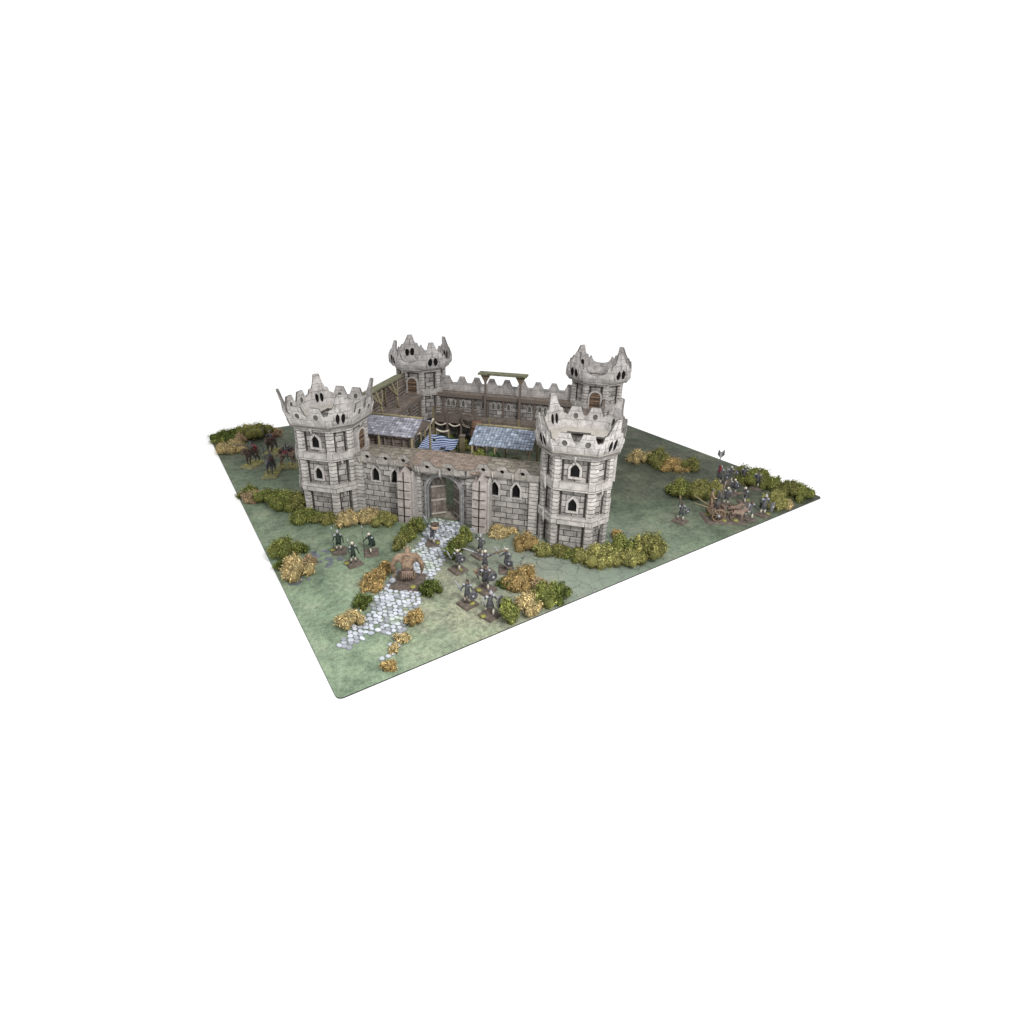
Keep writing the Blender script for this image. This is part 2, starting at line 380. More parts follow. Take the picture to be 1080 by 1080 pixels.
# flat broken slabs lying in the grass left of the spearmen
for (x, y, n_, lab) in ((.66, 2.86, 5, 'cluster of flat grey slabs in the grass, farther of the two left of the spearmen'),
                        (.73, 2.54, 7, 'cluster of flat grey slabs in the grass nearest the middle spearman'),
                        (.21, 2.30, 4, 'few small grey slabs at the left mat edge below the straw clump')):
    mb = MB()
    for k in range(n_):
        cx, cy, r = x+rnd.uniform(-.15, .15), y+rnd.uniform(-.1, .1), rnd.uniform(.035, .075)
        a0 = rnd.random()*6
        mb.prism([(cx+r*rnd.uniform(.6, 1.1)*math.cos(a0+t*2*PI/6), cy+r*rnd.uniform(.6, 1.1)*math.sin(a0+t*2*PI/6)) for t in range(6)], .001, rnd.uniform(.006, .012))
    tag(mb.build('paving_slabs', mottled('grey_slab', (.05, .06, .07), (.20, .22, .24), 9)), lab, 'slabs', 'broken slabs in the grass')
# ---------------------------------------------------------------- towers
def octa(R, dl=0.0):
    out = []
    for k in range(8):
        a = -PI/2-PI/8+k*PI/4+(dl if k % 2 else -dl)
        out.append(Vector((R*math.cos(a)*(.94 if dl and k in (2, 3, 6, 7) else 1), R*math.sin(a), 0)))
    return out
def lerp(a, b, t): return a+(b-a)*t
def prof(tab, t):
    for (t0, r0), (t1, r1) in zip(tab, tab[1:]):
        if t <= t1: return r0+(r1-r0)*(t-t0)/(t1-t0)
    return tab[-1][1]
def facet_frame(R, dl, k):
    c = octa(R, dl); a, b = c[k], c[(k+1) % 8]
    mid = (a+b)/2; n = mid.normalized(); t = Vector((-n.y, n.x, 0))
    return mid, n, t, (b-a).length
def facet_map(R, dl, k, off):
    mid, n, t, w = facet_frame(R, dl, k)
    return (lambda s, z: mid+n*off+t*s+Vector((0, 0, z))), w

def window(parent, R, dl, k, z, w=.062, h=.17, s0=0.0):
    fo, wd = facet_map(R, dl, k, .028); fi, _ = facet_map(R, dl, k, -.06)
    mb = MB()
    plate(mb, fill2d(pointed(s0, z-.03, w+.034, h+.075), [pointed(s0, z, w, h)]), fo, fi)
    f = mb.build('window', M['frame'], parent)
    mb = MB(); g, _ = facet_map(R, dl, k, .004); g2, _ = facet_map(R, dl, k, -.05)
    plate(mb, fill2d(pointed(s0, z-.002, w+.004, h+.004)), g, g2)
    mb.build('pane', M['dark'], f)
    return f
def door(parent, R, dl, k, z, w=.105, h=.30):
    arch = lambda hw, hh, zz: [(-hw, zz), (hw, zz)]+arc(0, zz+hh-hw, hw, 0, PI, 8)
    fo, _ = facet_map(R, dl, k, .032); fi, _ = facet_map(R, dl, k, -.06)
    mb = MB(); plate(mb, fill2d(arch(w+.035, h+.035, z-.004), [arch(w, h, z)]), fo, fi)
    f = mb.build('door_frame', M['frame'], parent)
    g, _ = facet_map(R, dl, k, .008); g2, _ = facet_map(R, dl, k, -.05)
    mb = MB(); plate(mb, fill2d(arch(w+.004, h+.004, z-.002)), g, g2)
    d = mb.build('door', M['door'], parent)
    q, _ = facet_map(R, dl, k, .014)
    for zz in (z+.06, z+.20):
        mb = MB(); vs = [q(-w*.95, zz), q(w*.95, zz), q(w*.95, zz+.016), q(-w*.95, zz+.016)]
        mb.add(vs, [(0, 1, 2, 3)]); mb.build('hinge', M['iron'], d)
    mb = MB(); mb.ball(q(w*.6, z+.13), .014, 6, 4); mb.build('handle', M['iron'], d)

def spike_outline(tip=.64, rim=.27, hw=1.0):
    r = [(1, 0), (1, rim), (.90, rim+.01), (.80, rim+.085), (.68, rim+.10), (.60, rim+.095), (.42, rim+.17), (.31, rim+.25), (.25, tip-.02), (.19, tip)]
    return [(-1, 0)]+r+[(-x, y) for x, y in r[::-1][:-1]]
def merlon_outline(notch=.25, top=.385):
    pts = [(-1, 0), (1, 0), (1, .27), (.96, .27)]
    for c in (.47, -.47):
        pts += [(c+.39, notch), (c+.34, notch+.03), (c+.21, top), (c-.21, top), (c-.34, notch+.03), (c-.39, notch)]
    return pts+[(-.96, .27), (-1, .27)]
def dip_outline():
    pts = [(-1, 0), (1, 0), (1, .31)]
    pts += [(.92, .36), (.84, .355), (.74, .28)]+[(.70*math.cos(a), .275-.075*math.sin(a)) for a in [PI*i/6 for i in range(7)]]+[(-.74, .28), (-.84, .355), (-.92, .36)]
    return pts+[(-1, .31)]
def crown(parent, R, dl, front):
    H = HT if front else HT+.055
    z0 = H-.02
    tab = [(0, R+.03), (.05, R+.045), (.15, R+.105), (.27, R+.13), (.38, R+.135), (.62, R+.205), (.7, R+.22)] if front else \
          [(0, R+.045), (.045, R+.105), (.12, R+.14), (.28, R+.14), (.42, R+.115), (.7, R+.05)]
    TK = .035
    def fm(k, inner):
        def f(s, t):
            Rt = prof(tab, t)
            c = octa(Rt, dl); a, b = c[k], c[(k+1) % 8]
            p = lerp(a, b, (s+1)/2)
            # a slight outward belly between the corners
            n = ((a+b)/2).normalized()
            p = p + n*(.018*(1-s*s))
            if inner: p = p - p.normalized()*TK - Vector((0, 0, 0))
            return p + Vector((0, 0, z0+t))
        return f
    cuts = (.03, .06, .11, .16, .22, .28, .35, .42, .52)
    for k in range(8):
        mb = MB(); ref = octa(R+.2, dl); hw = (ref[(k+1) % 8]-ref[k]).length/2
        if k % 2:
            holes = []
            for c in ((-.21, .21) if front else (-.25, .25)):                                # twin arched eyes either side of a bar
                a = [(c+(.16 if front else .21)*math.cos(t), .205+(.085 if front else .098)*math.sin(t)) for t in [2*PI*i/10 for i in range(10)]]
                holes.append(a)
            sh = fill2d(spike_outline(.60 if front else .62, .27 if front else .31), holes, cuts, (-.5, 0, .5))
            plate(mb, sh, fm(k, False), fm(k, True), 0, 1)
            o = mb.build('spiked_parapet', [M['horn'], M['edge']], parent)
            f0 = fm(k, False)
            for h_ in holes:                                     # the eyes are blind: a dark back inside the card
                q = MB(); c_ = sum((Vector((a, b, 0)) for a, b in h_), Vector())/len(h_)
                P0 = [f0(c_.x+(a-c_.x)*1.04, c_.y+(b-c_.y)*1.04) for a, b in h_]; P0 = [p-p.normalized()*.017 for p in P0]
                q.add(P0, [tuple(range(len(P0)))]); q.build('eye_recess', M['dark'], o)
            # raised ribs: a hood round the eyes and a keel up the spike
            rb = MB(); f = fm(k, False)
            P = lambda s, t: f(s, t)+Vector((f(s, t).x, f(s, t).y, 0)).normalized()*.006
            rb.tube([P(.47*math.cos(t), .195+.125*math.sin(t)) for t in [PI*i/8 for i in range(9)]], .012, 5)
            rb.tube([P(0, t) for t in (.33, .40, .47, .54, .60)], [.016, .014, .012, .010, .007], 5)
            for s in (-1, 1): rb.tube([P(s*.55, .10), P(s*.62, .22), P(s*.58, .33)], [.008, .022, .008], 5)
            for s in (-1, 1): rb.tube([P(s*.98, .0), P(s*.985, .1), P(s*.98, .22), P(s*.97,   .27 if front else .31)], [.010, .016, .014, .008], 5)
            rb.build('rib', M['horn'], o)
        else:
            holes = []
            if front:
                for c in (-.47, .47):
                    holes.append([(c+.046/hw*math.cos(t), .235+.046*math.sin(t)) for t in [2*PI*i/8+.39 for i in range(8)]])
            sh = fill2d(merlon_outline() if front else dip_outline(), holes, cuts, (-.5, 0, .5))
            plate(mb, sh, fm(k, False), fm(k, True), 0, 1)
            o = mb.build('merlon_parapet' if front else 'dipped_parapet', [M['horn'], M['edge']], parent)
            f0 = fm(k, False)
            for h_ in holes:
                q = MB(); c_ = sum((Vector((a, b, 0)) for a, b in h_), Vector())/len(h_)
                P0 = [f0(c_.x+(a-c_.x)*1.04, c_.y+(b-c_.y)*1.04) for a, b in h_]; P0 = [p-Vector((p.x, p.y, 0)).normalized()*.018 for p in P0]
                q.add(P0, [tuple(range(len(P0)))]); q.build('hole_recess', M['edge'], o)
            rb = MB(); f = fm(k, False)
            P = lambda s, t: f(s, t)+Vector((f(s, t).x, f(s, t).y, 0)).normalized()*.006
            rb.tube([P(-1, .02), P(0, .02), P(1, .02)], .014, 5)
            rb.tube([P(0, -.12), P(0, -.02), P(0, .05)], [.004, .014, .016], 5)
            for s in (-1, 1): rb.tube([P(s*.96, .0), P(s*.97, .13), P(s*.97, .24)], [.012, .016, .006], 5)
            rb.build('rib', M['horn'], o)
    # fighting floor with trapdoor openings
    mb = MB(); Ro = R+(.10 if front else -.02)
    outl = [(v.x, v.y) for v in octa(Ro, dl)]
    holes = [[(-.24, -.12), (.13, -.12), (.13, .34), (-.24, .34)], [(.22, -.12), (.40, -.12), (.40, .2), (.22, .2)]] if front else [[(-.15, -.1), (.15, -.1), (.15, .2), (-.15, .2)]]
    zf = H+(.05 if front else -.04)
    plate(mb, fill2d(outl, holes), lambda a, b: Vector((a, b, zf)), lambda a, b: Vector((a, b, zf-.03)), 0, 1)
    mb.build('tower_floor', [M['ledge'], M['edge']], parent)

def make_tower(name, label, R, dl, front, doors=(0,)):
    H = HT if front else HT+.055
    t = thing(name, label, 'tower')
    mb = MB(); Rp = R-.075
    c = [(v.x, v.y) for v in octa(Rp, dl)]
    n = 8
    # plain wall panels, open on top
    ci = [(x*.86, y*.86) for x, y in c]
    mb.ring(c, ci, 0, H-.01)
    ex = octa(Rp+.003, dl)
    for k in range(8):                                           # dark printed seams down both sides of each panel
        a, b = ex[k], ex[(k+1) % 8]; d_ = (b-a).normalized()
        for q0, q1 in ((a+d_*.055, a+d_*.090), (b-d_*.090, b-d_*.055)):
            mb.add([q0, q1, q1+Vector((0, 0, H-.05)), q0+Vector((0, 0, H-.05))], [(0, 1, 2, 3)], 1)
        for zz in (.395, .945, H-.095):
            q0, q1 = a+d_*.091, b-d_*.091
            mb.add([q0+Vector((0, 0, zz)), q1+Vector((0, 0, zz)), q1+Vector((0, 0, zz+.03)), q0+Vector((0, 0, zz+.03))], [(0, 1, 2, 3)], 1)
    mb.build('tower_wall', [M['wall'], M['seam_shade']], t)
    cs = octa(R, dl)
    for k in range(8):                                           # corner posts
        a, b, p = cs[k-1], cs[(k+1) % 8], cs[k]
        w = .070
        q1 = p+(a-p).normalized()*w; q2 = p+(b-p).normalized()*w
        i1 = q1*(1-.06/R); i2 = q2*(1-.06/R); ip = p*(1-.10/R)
        mb = MB(); mb.prism([(v.x, v.y) for v in (q1, p, q2, i2, ip, i1)], 0, H-.03)
        mb.build('corner_post', M['post'], t)
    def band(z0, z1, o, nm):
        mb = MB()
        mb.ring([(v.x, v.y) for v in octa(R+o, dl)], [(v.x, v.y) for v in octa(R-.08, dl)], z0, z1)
        mb.ring([(v.x, v.y) for v in octa(R+.006, dl)], [(v.x, v.y) for v in octa(R-.03, dl)], z0-.012, z0-.001, 1)  # thin dark strip standing in for the shadow under the band
        return mb.build(nm, [M['band'], M['seam_shade']], t)
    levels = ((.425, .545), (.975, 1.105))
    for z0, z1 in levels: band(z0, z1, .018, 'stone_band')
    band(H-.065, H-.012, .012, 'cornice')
    for k in (1, 3, 5, 7):                                       # little hooked prongs on the narrow faces
        for z0, z1 in levels:
            f, w = facet_map(R+.02, dl, k, .004)
            mb = MB(); mb.tube([f(-.02, z1+.01), f(-.03, (z0+z1)/2), f(-.01, z0-.03), f(-.015, z0-.09)], [.012, .02, .016, .004], 5)
            mb.build('prong', M['frame'], t)
    if front:
        for k in (2, 4, 6, 0):                                   # hanging horn over each upper window
            f, w = facet_map(R+.02, dl, k, .01)
            mb = MB(); mb.tube([f(-.03, H+.03), f(-.02, H-.04), f(0, H-.13)], [.022, .018, .004], 5); mb.build('horn', M['horn'], t)
    for k in (0, 2, 4, 6):
        if k in doors: 
            door(t, R+.012, dl, k, 1.035, .11, h=.355)
            f, w = facet_map(R+.02, dl, k, 0)
        else: window(t, R-.075, dl, k, 1.18, .066, .205)
        window(t, R-.075, dl, k, .63, .062, .205)
    crown(t, R, dl, front)
    return t
def place(t, u, v, label=None):
    t.location = cas(u, v); t.rotation_euler = (0, 0, TH)
    if label: t['label'] = label
t = make_tower('front_tower', 'pale grey three-storey corner tower left of the gate, beside the grey slate shed', RF, DL, True, doors=(2, 6))
place(t, 0, 0)
t2 = copy_tree(t); place(t2, W+.045, -.01, 'pale grey three-storey corner tower right of the gate, the one nearest the camera')
for q in (t, t2): q.name = 'castle_tower'; q['group'] = 'corner towers of the castle'
r1 = make_tower('castle_tower', 'smaller rear corner tower whose brown arched door opens on the covered left walkway', RR, 0.0, False, doors=(0,))
place(r1, 0, D)
r2 = copy_tree(r1); place(r2, W, D, 'smaller rear corner tower at the right end of the back wall, with brown arched door')
for q in (r1, r2): q['group'] = 'corner towers of the castle'

# ---------------------------------------------------------------- walls (built in castle axes: u along the front, v to the back)
def cthing(name, label, cat, u=0, v=0, z=0, rot=0, group=None): return thing(name, label, cat, cas(u, v, z), TH+rot, group)
GU = W/2
WG = 'curtain walls of the castle'
fw = cthing('curtain_wall', 'front castle wall with the arched gate, between the two nearest towers', 'castle wall', group=WG)
U0, U1 = .48, W-.48
V0 = -.20
arch = lambda hw, zs, ex=0: [(GU-hw, -.001), (GU+hw, -.001)]+arc(GU, zs, hw, 0, PI, 12, ry=hw*.98)
FM = lambda v: (lambda s, z: Vector((s, v, z)))
GHW, GZS = .265, .53
winU = (GU-1.19, GU-.845, GU+.845, GU+1.19)
mb = MB()
outer = [(U0, 0), (GU-GHW, 0)]+[(GU+GHW*math.cos(a), GZS+GHW*math.sin(a)) for a in [PI-PI*i/12 for i in range(13)]]+[(GU+GHW, 0), (U1, 0), (U1, .95), (U0, .95)]
WH = [pointed(u, .585, .064, .235) for u in winU]
plate(mb, fill2d(outer, WH), FM(V0), FM(V0+.08))
mb.build('wall', M['wall'], fw)
mb = MB()                                                        # inner face of the wall, open behind the gate
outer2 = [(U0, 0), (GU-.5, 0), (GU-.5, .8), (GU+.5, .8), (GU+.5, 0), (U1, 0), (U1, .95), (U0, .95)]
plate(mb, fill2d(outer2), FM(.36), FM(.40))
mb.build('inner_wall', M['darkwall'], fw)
for u in winU:
    mb = MB(); plate(mb, fill2d(pointed(u, .56, .094, .30), [pointed(u, .585, .064, .235)]), FM(V0-.016), FM(V0+.03))
    f = mb.build('window', M['frame'], fw)
    mb = MB(); plate(mb, fill2d(pointed(u, .583, .068, .24)), FM(V0+.035), FM(V0+.06)); mb.build('pane', M['dark'], f)
for u in (U0+.10, U1-.10):
    mb = MB(); mb.box(u-.07, u+.07, V0-.05, V0-.002, 0, .945); mb.build('pilaster', M['post'], fw)
for s in (-1, 1):                                                # wider gatehouse cheeks
    mb = MB(); mb.box(*sorted((GU+s*.39, GU+s*.56)), V0-.035, V0-.002, 0, .94); mb.build('gate_pier', M['post'], fw)
# arch mouldings
for (r0, r1, d0, nm) in ((.265, .287, -.02, 'gate_arch'), (.295, .32, -.05, 'gate_arch'), (.321, .345, -.03, 'gate_arch')):
    def archpoly(hw): return [(GU+hw, 0)]+[(GU+hw*math.cos(a), GZS+hw*math.sin(a)) for a in [PI*i/14 for i in range(15)]]+[(GU-hw, 0)]
    o_ = archpoly(r1); i_ = archpoly(r0)
    mb = MB(); plate(mb, fill2d(o_+i_[::-1]), FM(V0+d0), FM(V0-.002 if r0 > .301 else V0+.09)); mb.build(nm, M['gate_frame'], fw)
mb = MB(); plate(mb, fill2d(archpoly(.2945)+archpoly(.2875)[::-1]), FM(V0-.008), FM(V0-.003)); mb.build('arch_groove', M['seam_shade'], fw)
# buttresses: slabs with a pointed head and a dark central groove, leaning on the wall
for u in (GU-.595, GU+.66):
    mb = MB(); hw = .115
    outl = [(u-hw, 0), (u+hw, 0), (u+hw, .85), (u+.05, .87), (u, .965), (u-.05, .87), (u-hw, .85)]
    def fr(s, z, u=u): return Vector((s, V0-.26+.04*z-.012*(1-abs(s-u)/.115), z))
    plate(mb, fill2d(outl, (), (.2, .4, .6, .8), (u,)), fr, lambda s, z: Vector((s, V0-.006, z)))
    bt = mb.build('buttress', M['butt'], fw)
    mb = MB()
    for z in (.12, .27, .42, .57, .72): 
        mb.add([fr(u-hw*.95, z)+Vector((0, -.004, 0)), fr(u, z)+Vector((0, -.004, 0)), fr(u, z+.016)+Vector((0, -.004, 0)), fr(u-hw*.95, z+.016)+Vector((0, -.004, 0))], [(0, 1, 2, 3)])
        mb.add([fr(u, z)+Vector((0, -.004, 0)), fr(u+hw*.85, z)+Vector((0, -.004, 0)), fr(u+hw*.85, z+.016)+Vector((0, -.004, 0)), fr(u, z+.016)+Vector((0, -.004, 0))], [(0, 1, 2, 3)])
    mb.tube([fr(u, .02)+Vector((0, -.003, 0)), fr(u, .5)+Vector((0, -.003, 0)), fr(u, .9)+Vector((0, -.003, 0))], .010, 5)
    mb.build('groove', M['iron'], bt)
    mb = MB(); fl = [(u+hw+.002, 0), (u+hw+.03, 0), (u+hw+.03, .86), (u+hw+.002, .9)]
    plate(mb, fill2d(fl), lambda s, z: Vector((s, V0-.19, z)), FM(V0-.008)); mb.build('buttress_return', M['frame'], bt)
# walkway: tan slabs over the wings, reddish tiles over the gate
mb = MB(); mb.box(U0, GU-.62, V0-.03, .42, .951, .975); mb.box(GU+.62, U1, V0-.03, .42, .951, .975); mb.build('walkway', M['floor'], fw)
mb = MB(); mb.box(GU-.618, GU+.618, V0-.15, .40, .953, .985); mb.build('gate_walkway', M['redfloor'], fw)
# parapets with hexagonal merlons
def parapet(u0, u1, v0, v1, cent, nm, zb=.90, zn=1.03, zt=1.14, lean=.07, par=None):
    ln = math.hypot(u1-u0, v1-v0); n_ = Vector((v1-v0, -(u1-u0), 0)).normalized()
    pts = [(0, zb), (ln, zb), (ln, zn)]
    for c in sorted(cent, reverse=True):
        pts += [(c+.135, zn), (c+.10, zn+.035), (c+.055, zt), (c-.055, zt), (c-.10, zn+.035), (c-.135, zn)]
    pts += [(0, zn)]
    hol = [[(c+.034*math.cos(t), zn+.005+.034*math.sin(t)) for t in [2*PI*i/8+.39 for i in range(8)]] for c in cent]
    d = Vector((u1-u0, v1-v0, 0)).normalized()
    f = lambda s, z: Vector((u0, v0, 0))+d*s+n_*(lean*(z-zb)/.2)+Vector((0, 0, z))
    g = lambda s, z: f(s, z)-n_*.03
    mb = MB(); plate(mb, fill2d(pts, hol, (zb+.08,)), f, g, 0, 1)
    o = mb.build(nm, [M['parapet'], M['edge']], par or fw)
    for h_ in hol:
        q = MB(); q.add([f(a, b)-n_*.016 for a, b in h_], [tuple(range(8))]); q.build('hole_recess', M['dark'], o)
    for c in cent:
        rb = MB(); P = lambda s, z: f(s, z)+n_*.008
        rb.tube([P(c-.16, zb-.10), P(c-.16, zb), P(c-.155, zb+.1)], [.004, .016, .012], 5)
        rb.build('rib', M['parapet'], o)
parapet(U0, GU-.56, V0-.05, V0-.05, (.30, .62, .93), 'battlement')
parapet(GU+.56, U1, V0-.05, V0-.05, (.12, .42, .74), 'battlement')
parapet(GU-.42, GU+.42, V0-.17, V0-.17, (.22, .58), 'gate_battlement', .90, 1.02, 1.13)
parapet(GU-.575, GU-.422, V0-.04, V0-.169, (), 'gate_battlement_wing', .90, 1.02, 1.1)
parapet(GU+.422, GU+.575, V0-.169, V0-.04, (), 'gate_battlement_wing', .90, 1.02, 1.1)
mb = MB(); mb.tube([(GU, V0-.20, 1.0), (GU, V0-.20, .9), (GU+.01, V0-.13, .80)], [.014, .022, .006], 5); mb.build('keystone_horn', M['horn'], fw)
# threshold and the two leaves, standing ajar inwards
mb = MB(); mb.box(GU-.45, GU+.45, -.14, .34, .0, .012); mb.build('threshold', M['floor'], fw)
def leaf(side, ang):
    hinge = Vector((GU+side*.262, V0+.09, 0)); dirv = Vector((-side*math.cos(ang), math.sin(ang), 0)); nn = Vector((-dirv.y, dirv.x, 0))
    if nn.y > 0: nn = -nn
    top = lambda s: GZS+math.sqrt(max(0, .262**2-(.262-s)**2))
    outl = [(.0, .02), (.255, .02)]+[(s, top(s)-.005) for s in (.255, .22, .17, .12, .08, .04, .015)]+[(0, GZS)]
    f = lambda s, z: hinge+dirv*s+Vector((0, 0, z)); g = lambda s, z: f(s, z)-nn*.03
    mb = MB(); plate(mb, fill2d(outl), lambda s, z: f(s, z), g); d = mb.build('gate_door', M['beam'], fw)
    mb = MB()
    for i in range(3):
        for j in range(5):
            s0, z0 = .015+i*.08, .06+j*.125
            if z0+.09 > top(s0+.035): continue
            P = [f(s0, z0), f(s0+.062, z0), f(s0+.062, z0+.10), f(s0, z0+.10)]
            mb.add([p+nn*.006 for p in P], [(0, 1, 2, 3)]); 
    mb.build('door_panel', M['doorpanel'], d)
    mb = MB()
    for z in (.03, .28, .53):
        P = [f(.0, z), f(.25, z), f(.25, z+.028), f(.0, z+.028)]
        mb.add([p+nn*.012 for p in P]+[p for p in P], [(0, 1, 2, 3), (0, 4, 5, 1), (1, 5, 6, 2), (2, 6, 7, 3), (3, 7, 4, 0)])
    mb.build('crossbar', M['bar'], d)
leaf(-1, math.radians(32)); leaf(1, math.radians(44))

# back wall
bw = cthing('curtain_wall', 'rear castle wall between the two smaller towers, plank walkway behind low merlons', 'castle wall', group=WG)
B0, B1 = .45, W-.42
mb = MB(); mb.box(B0, B1, D-.19, D+.08, 0, .99); mb.build('wall', M['wall'], bw)
pts = [(B0, .95), (B1, .95), (B1, 1.21)]
nm_ = 9; st = (B1-B0)/nm_
for i in reversed(range(nm_)):
    c = B0+st*(i+.5); pts += [(c+.125, 1.21), (c+.085, 1.28), (c+.055, 1.355), (c-.055, 1.355), (c-.085, 1.28), (c-.125, 1.21)]
pts += [(B0, 1.21)]
mb = MB(); plate(mb, fill2d(pts), FM(D+.045), FM(D+.083), 0, 1); mb.build('battlement', [M['horn'], M['edge']], bw)
mb = MB(); mb.box(B0, B1, D-.25, D+.04, .992, 1.015); mb.build('walkway', M['plank'], bw)
mb = MB(); mb.box(B0, B1, D-.28, D-.252, .945, 1.03); mb.build('edge_beam', M['beam'], bw)
for i in range(9):
    u = B0+.17+i*.36; 
    mb = MB(); mb.box(u-.020, u+.020, D-.235, D-.195, 0, .985); mb.build('pillar', M['beam'], bw)
for i in range(8):
    for dx in (.12, .245):
        if (i+int(dx*10)) % 3 == 0: continue
        u = B0+.17+i*.36+dx
        mb = MB(); plate(mb, fill2d(pointed(u, .70, .05, .19), [pointed(u, .715, .034, .155)]), FM(D-.205), FM(D-.192)); f = mb.build('window', M['frame'], bw)
        mb = MB(); plate(mb, fill2d(pointed(u, .713, .036, .158)), FM(D-.196), FM(D-.191)); mb.build('pane', M['pane_dim'], f)

# left wall with its covered walkway, right wall like it
def side_wall(u_out, sgn, label):
    w = cthing('curtain_wall', label, 'castle wall', group=WG)
    a, b = .45, D-.45
    X = lambda u: u_out+sgn*u
    def bx(mb, u0, u1, v0, v1, z0, z1): mb.box(min(X(u0), X(u1)), max(X(u0), X(u1)), v0, v1, z0, z1)
    mb = MB(); bx(mb, 0, .08, a, b, 0, 1.02); mb.build('wall', M['wall'], w)
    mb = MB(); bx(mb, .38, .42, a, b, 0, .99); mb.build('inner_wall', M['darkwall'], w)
    mb = MB(); bx(mb, .085, .46, a, b, .995, 1.02); mb.build('walkway', M['plank'], w)
    mb = MB(); bx(mb, .44, .475, a, b, .93, .993); mb.build('edge_beam', M['beam'], w)
    mb = MB(); bx(mb, .01, .05, a, b, 1.021, 1.50 if sgn > 0 else 1.26); mb.build('parapet', M['plank'], w)
    for v in (a+.35, a+1.05, a+1.75, a+2.45, a+3.0):
        mb = MB(); bx(mb, .425, .47, v-.03, v+.03, 0, .93); mb.build('pillar', M['beam'], w)
    return w
lw = side_wall(-.23, 1, 'left castle wall carrying the plank walkway under a mossy lean-to roof')
side_wall(W+.23, -1, 'right castle wall mostly hidden behind the tower nearest the camera')
lr = cthing('lean_to_roof', 'mossy green lean-to roof on crooked posts over the left walkway', 'roof')
mb = MB()
q = [Vector((.02, 1.45, 1.57)), Vector((.02, 3.05, 1.57)), Vector((-.16, 3.05, 1.575)), Vector((-.16, 1.45, 1.575))]
mb.add(q+[p-Vector((0, 0, .03)) for p in q], [(0, 1, 2, 3), (7, 6, 5, 4), (0, 4, 5, 1), (1, 5, 6, 2), (2, 6, 7, 3), (3, 7, 4, 0)])
mb.build('roof', M['mossroof'], lr)
for v in (1.72, 2.48):
    mb = MB(); mb.tube([(.13, v, 1.022), (.11, v+.01, 1.2), (.06, v, 1.4), (.0, v, 1.55)], [.026, .023, .022, .02], 6)
    p = mb.build('post', M['olivewood'], lr)
    mb = MB()
    for s in (-1, 1): mb.tube([(.10, v, 1.27), (.08, v+s*.12, 1.39), (.03, v+s*.22, 1.53)], [.02, .018, .014], 5)
    mb.build('brace', M['olivewood'], p)
    mb = MB(); mb.tube([(-.155, v, 1.022), (-.155, v, 1.56)], .018, 6); mb.build('post', M['olivewood'], lr)
for v in (1.5, 2.2, 2.75):
    mb = MB(); mb.tube([(-.165, v, 1.30), (-.165, v+.5, 1.30)], .014, 5); mb.build('rail', M['beam'], lr)

# hoist frame on the back walkway
hf = cthing('hoist_frame', 'tall timber frame with a flat plank top rising over the rear wall', 'frame')
for u in (1.675, 2.47):
    mb = MB(); mb.box(u-.022, u+.022, D-.40, D-.355, .56, 1.56); p = mb.build('post', M['beam'], hf)
    for s in (-1, 1):
        mb = MB(); mb.add([(u+s*.024, D-.39, 1.555), (u+s*.12, D-.39, 1.555), (u+s*.024, D-.39, 1.38), (u+s*.024, D-.365, 1.555), (u+s*.12, D-.365, 1.555), (u+s*.024, D-.365, 1.38)],
                          [(0, 1, 2), (5, 4, 3), (0, 3, 4, 1), (1, 4, 5, 2), (2, 5, 3, 0)]); mb.build('bracket', M['wood'], p)
mb = MB(); mb.box(1.53, 2.62, D-.50, D-.26, 1.562, 1.60); mb.build('top_board', M['mossroof'], hf)

# timber gallery inside the back wall
ga = cthing('timber_gallery', 'dark timber gallery with railing along the foot of the rear wall', 'gallery')
mb = MB(); mb.box(.52, 3.55, 3.45, 3.86, .53, .56); mb.build('deck', M['plank'], ga)
mb = MB(); mb.box(.52, 3.55, 3.415, 3.448, .47, .585); mb.build('front_beam', M['beam'], ga)
for i in range(10):
    u = .56+i*.33
    mb = MB(); mb.box(u-.022, u+.022, 3.37, 3.413, 0, .68 if i > 3 else .80); mb.build('post', M['olivewood'] if i in (0, 4, 6) else M['beam'], ga)
mb = MB()
for z in (.66, .73, .80): mb.box(.55, 1.62, 3.395, 3.412, z, z+.028)
mb.build('railing', M['beam'], ga)
for i in range(3):
    u0 = .60+i*.33
    mb = MB(); n_ = 8
    top = [Vector((u0+.27*k/n_, 3.365, .47-.055*math.sin(PI*k/n_))) for k in range(n_+1)]
    mb.tube(top, .020, 5); tag(mb.build('rope_swag', M['rope'], None, cas(0, 0), TH), 'white canvas swag hung under the gallery beam, %s of three' % ('leftmost', 'middle', 'rightmost')[i], 'swag', 'white swags under the gallery')
for (u, v, z, wd, lab) in ((1.0, 2.75, .52, .28, 'sagging pale canvas strip on poles behind the striped awning'), (.55, 2.35, .55, .22, 'short pale canvas strip at the left corner of the striped awning')):
    t = cthing('canvas_strip', lab, 'canvas', u, v, 0)
    mb = MB(); mb.tube([(-wd/2+wd*k/8, 0, z-.04*math.sin(PI*k/8)) for k in range(9)], .024, 5); mb.build('canvas', M['rope'], t)
    for s in (-1, 1):
        mb = MB(); mb.tube([(s*wd/2, 0, 0), (s*wd/2, 0, z+.03)], .018, 5); mb.build('pole', M['olivewood'], t)

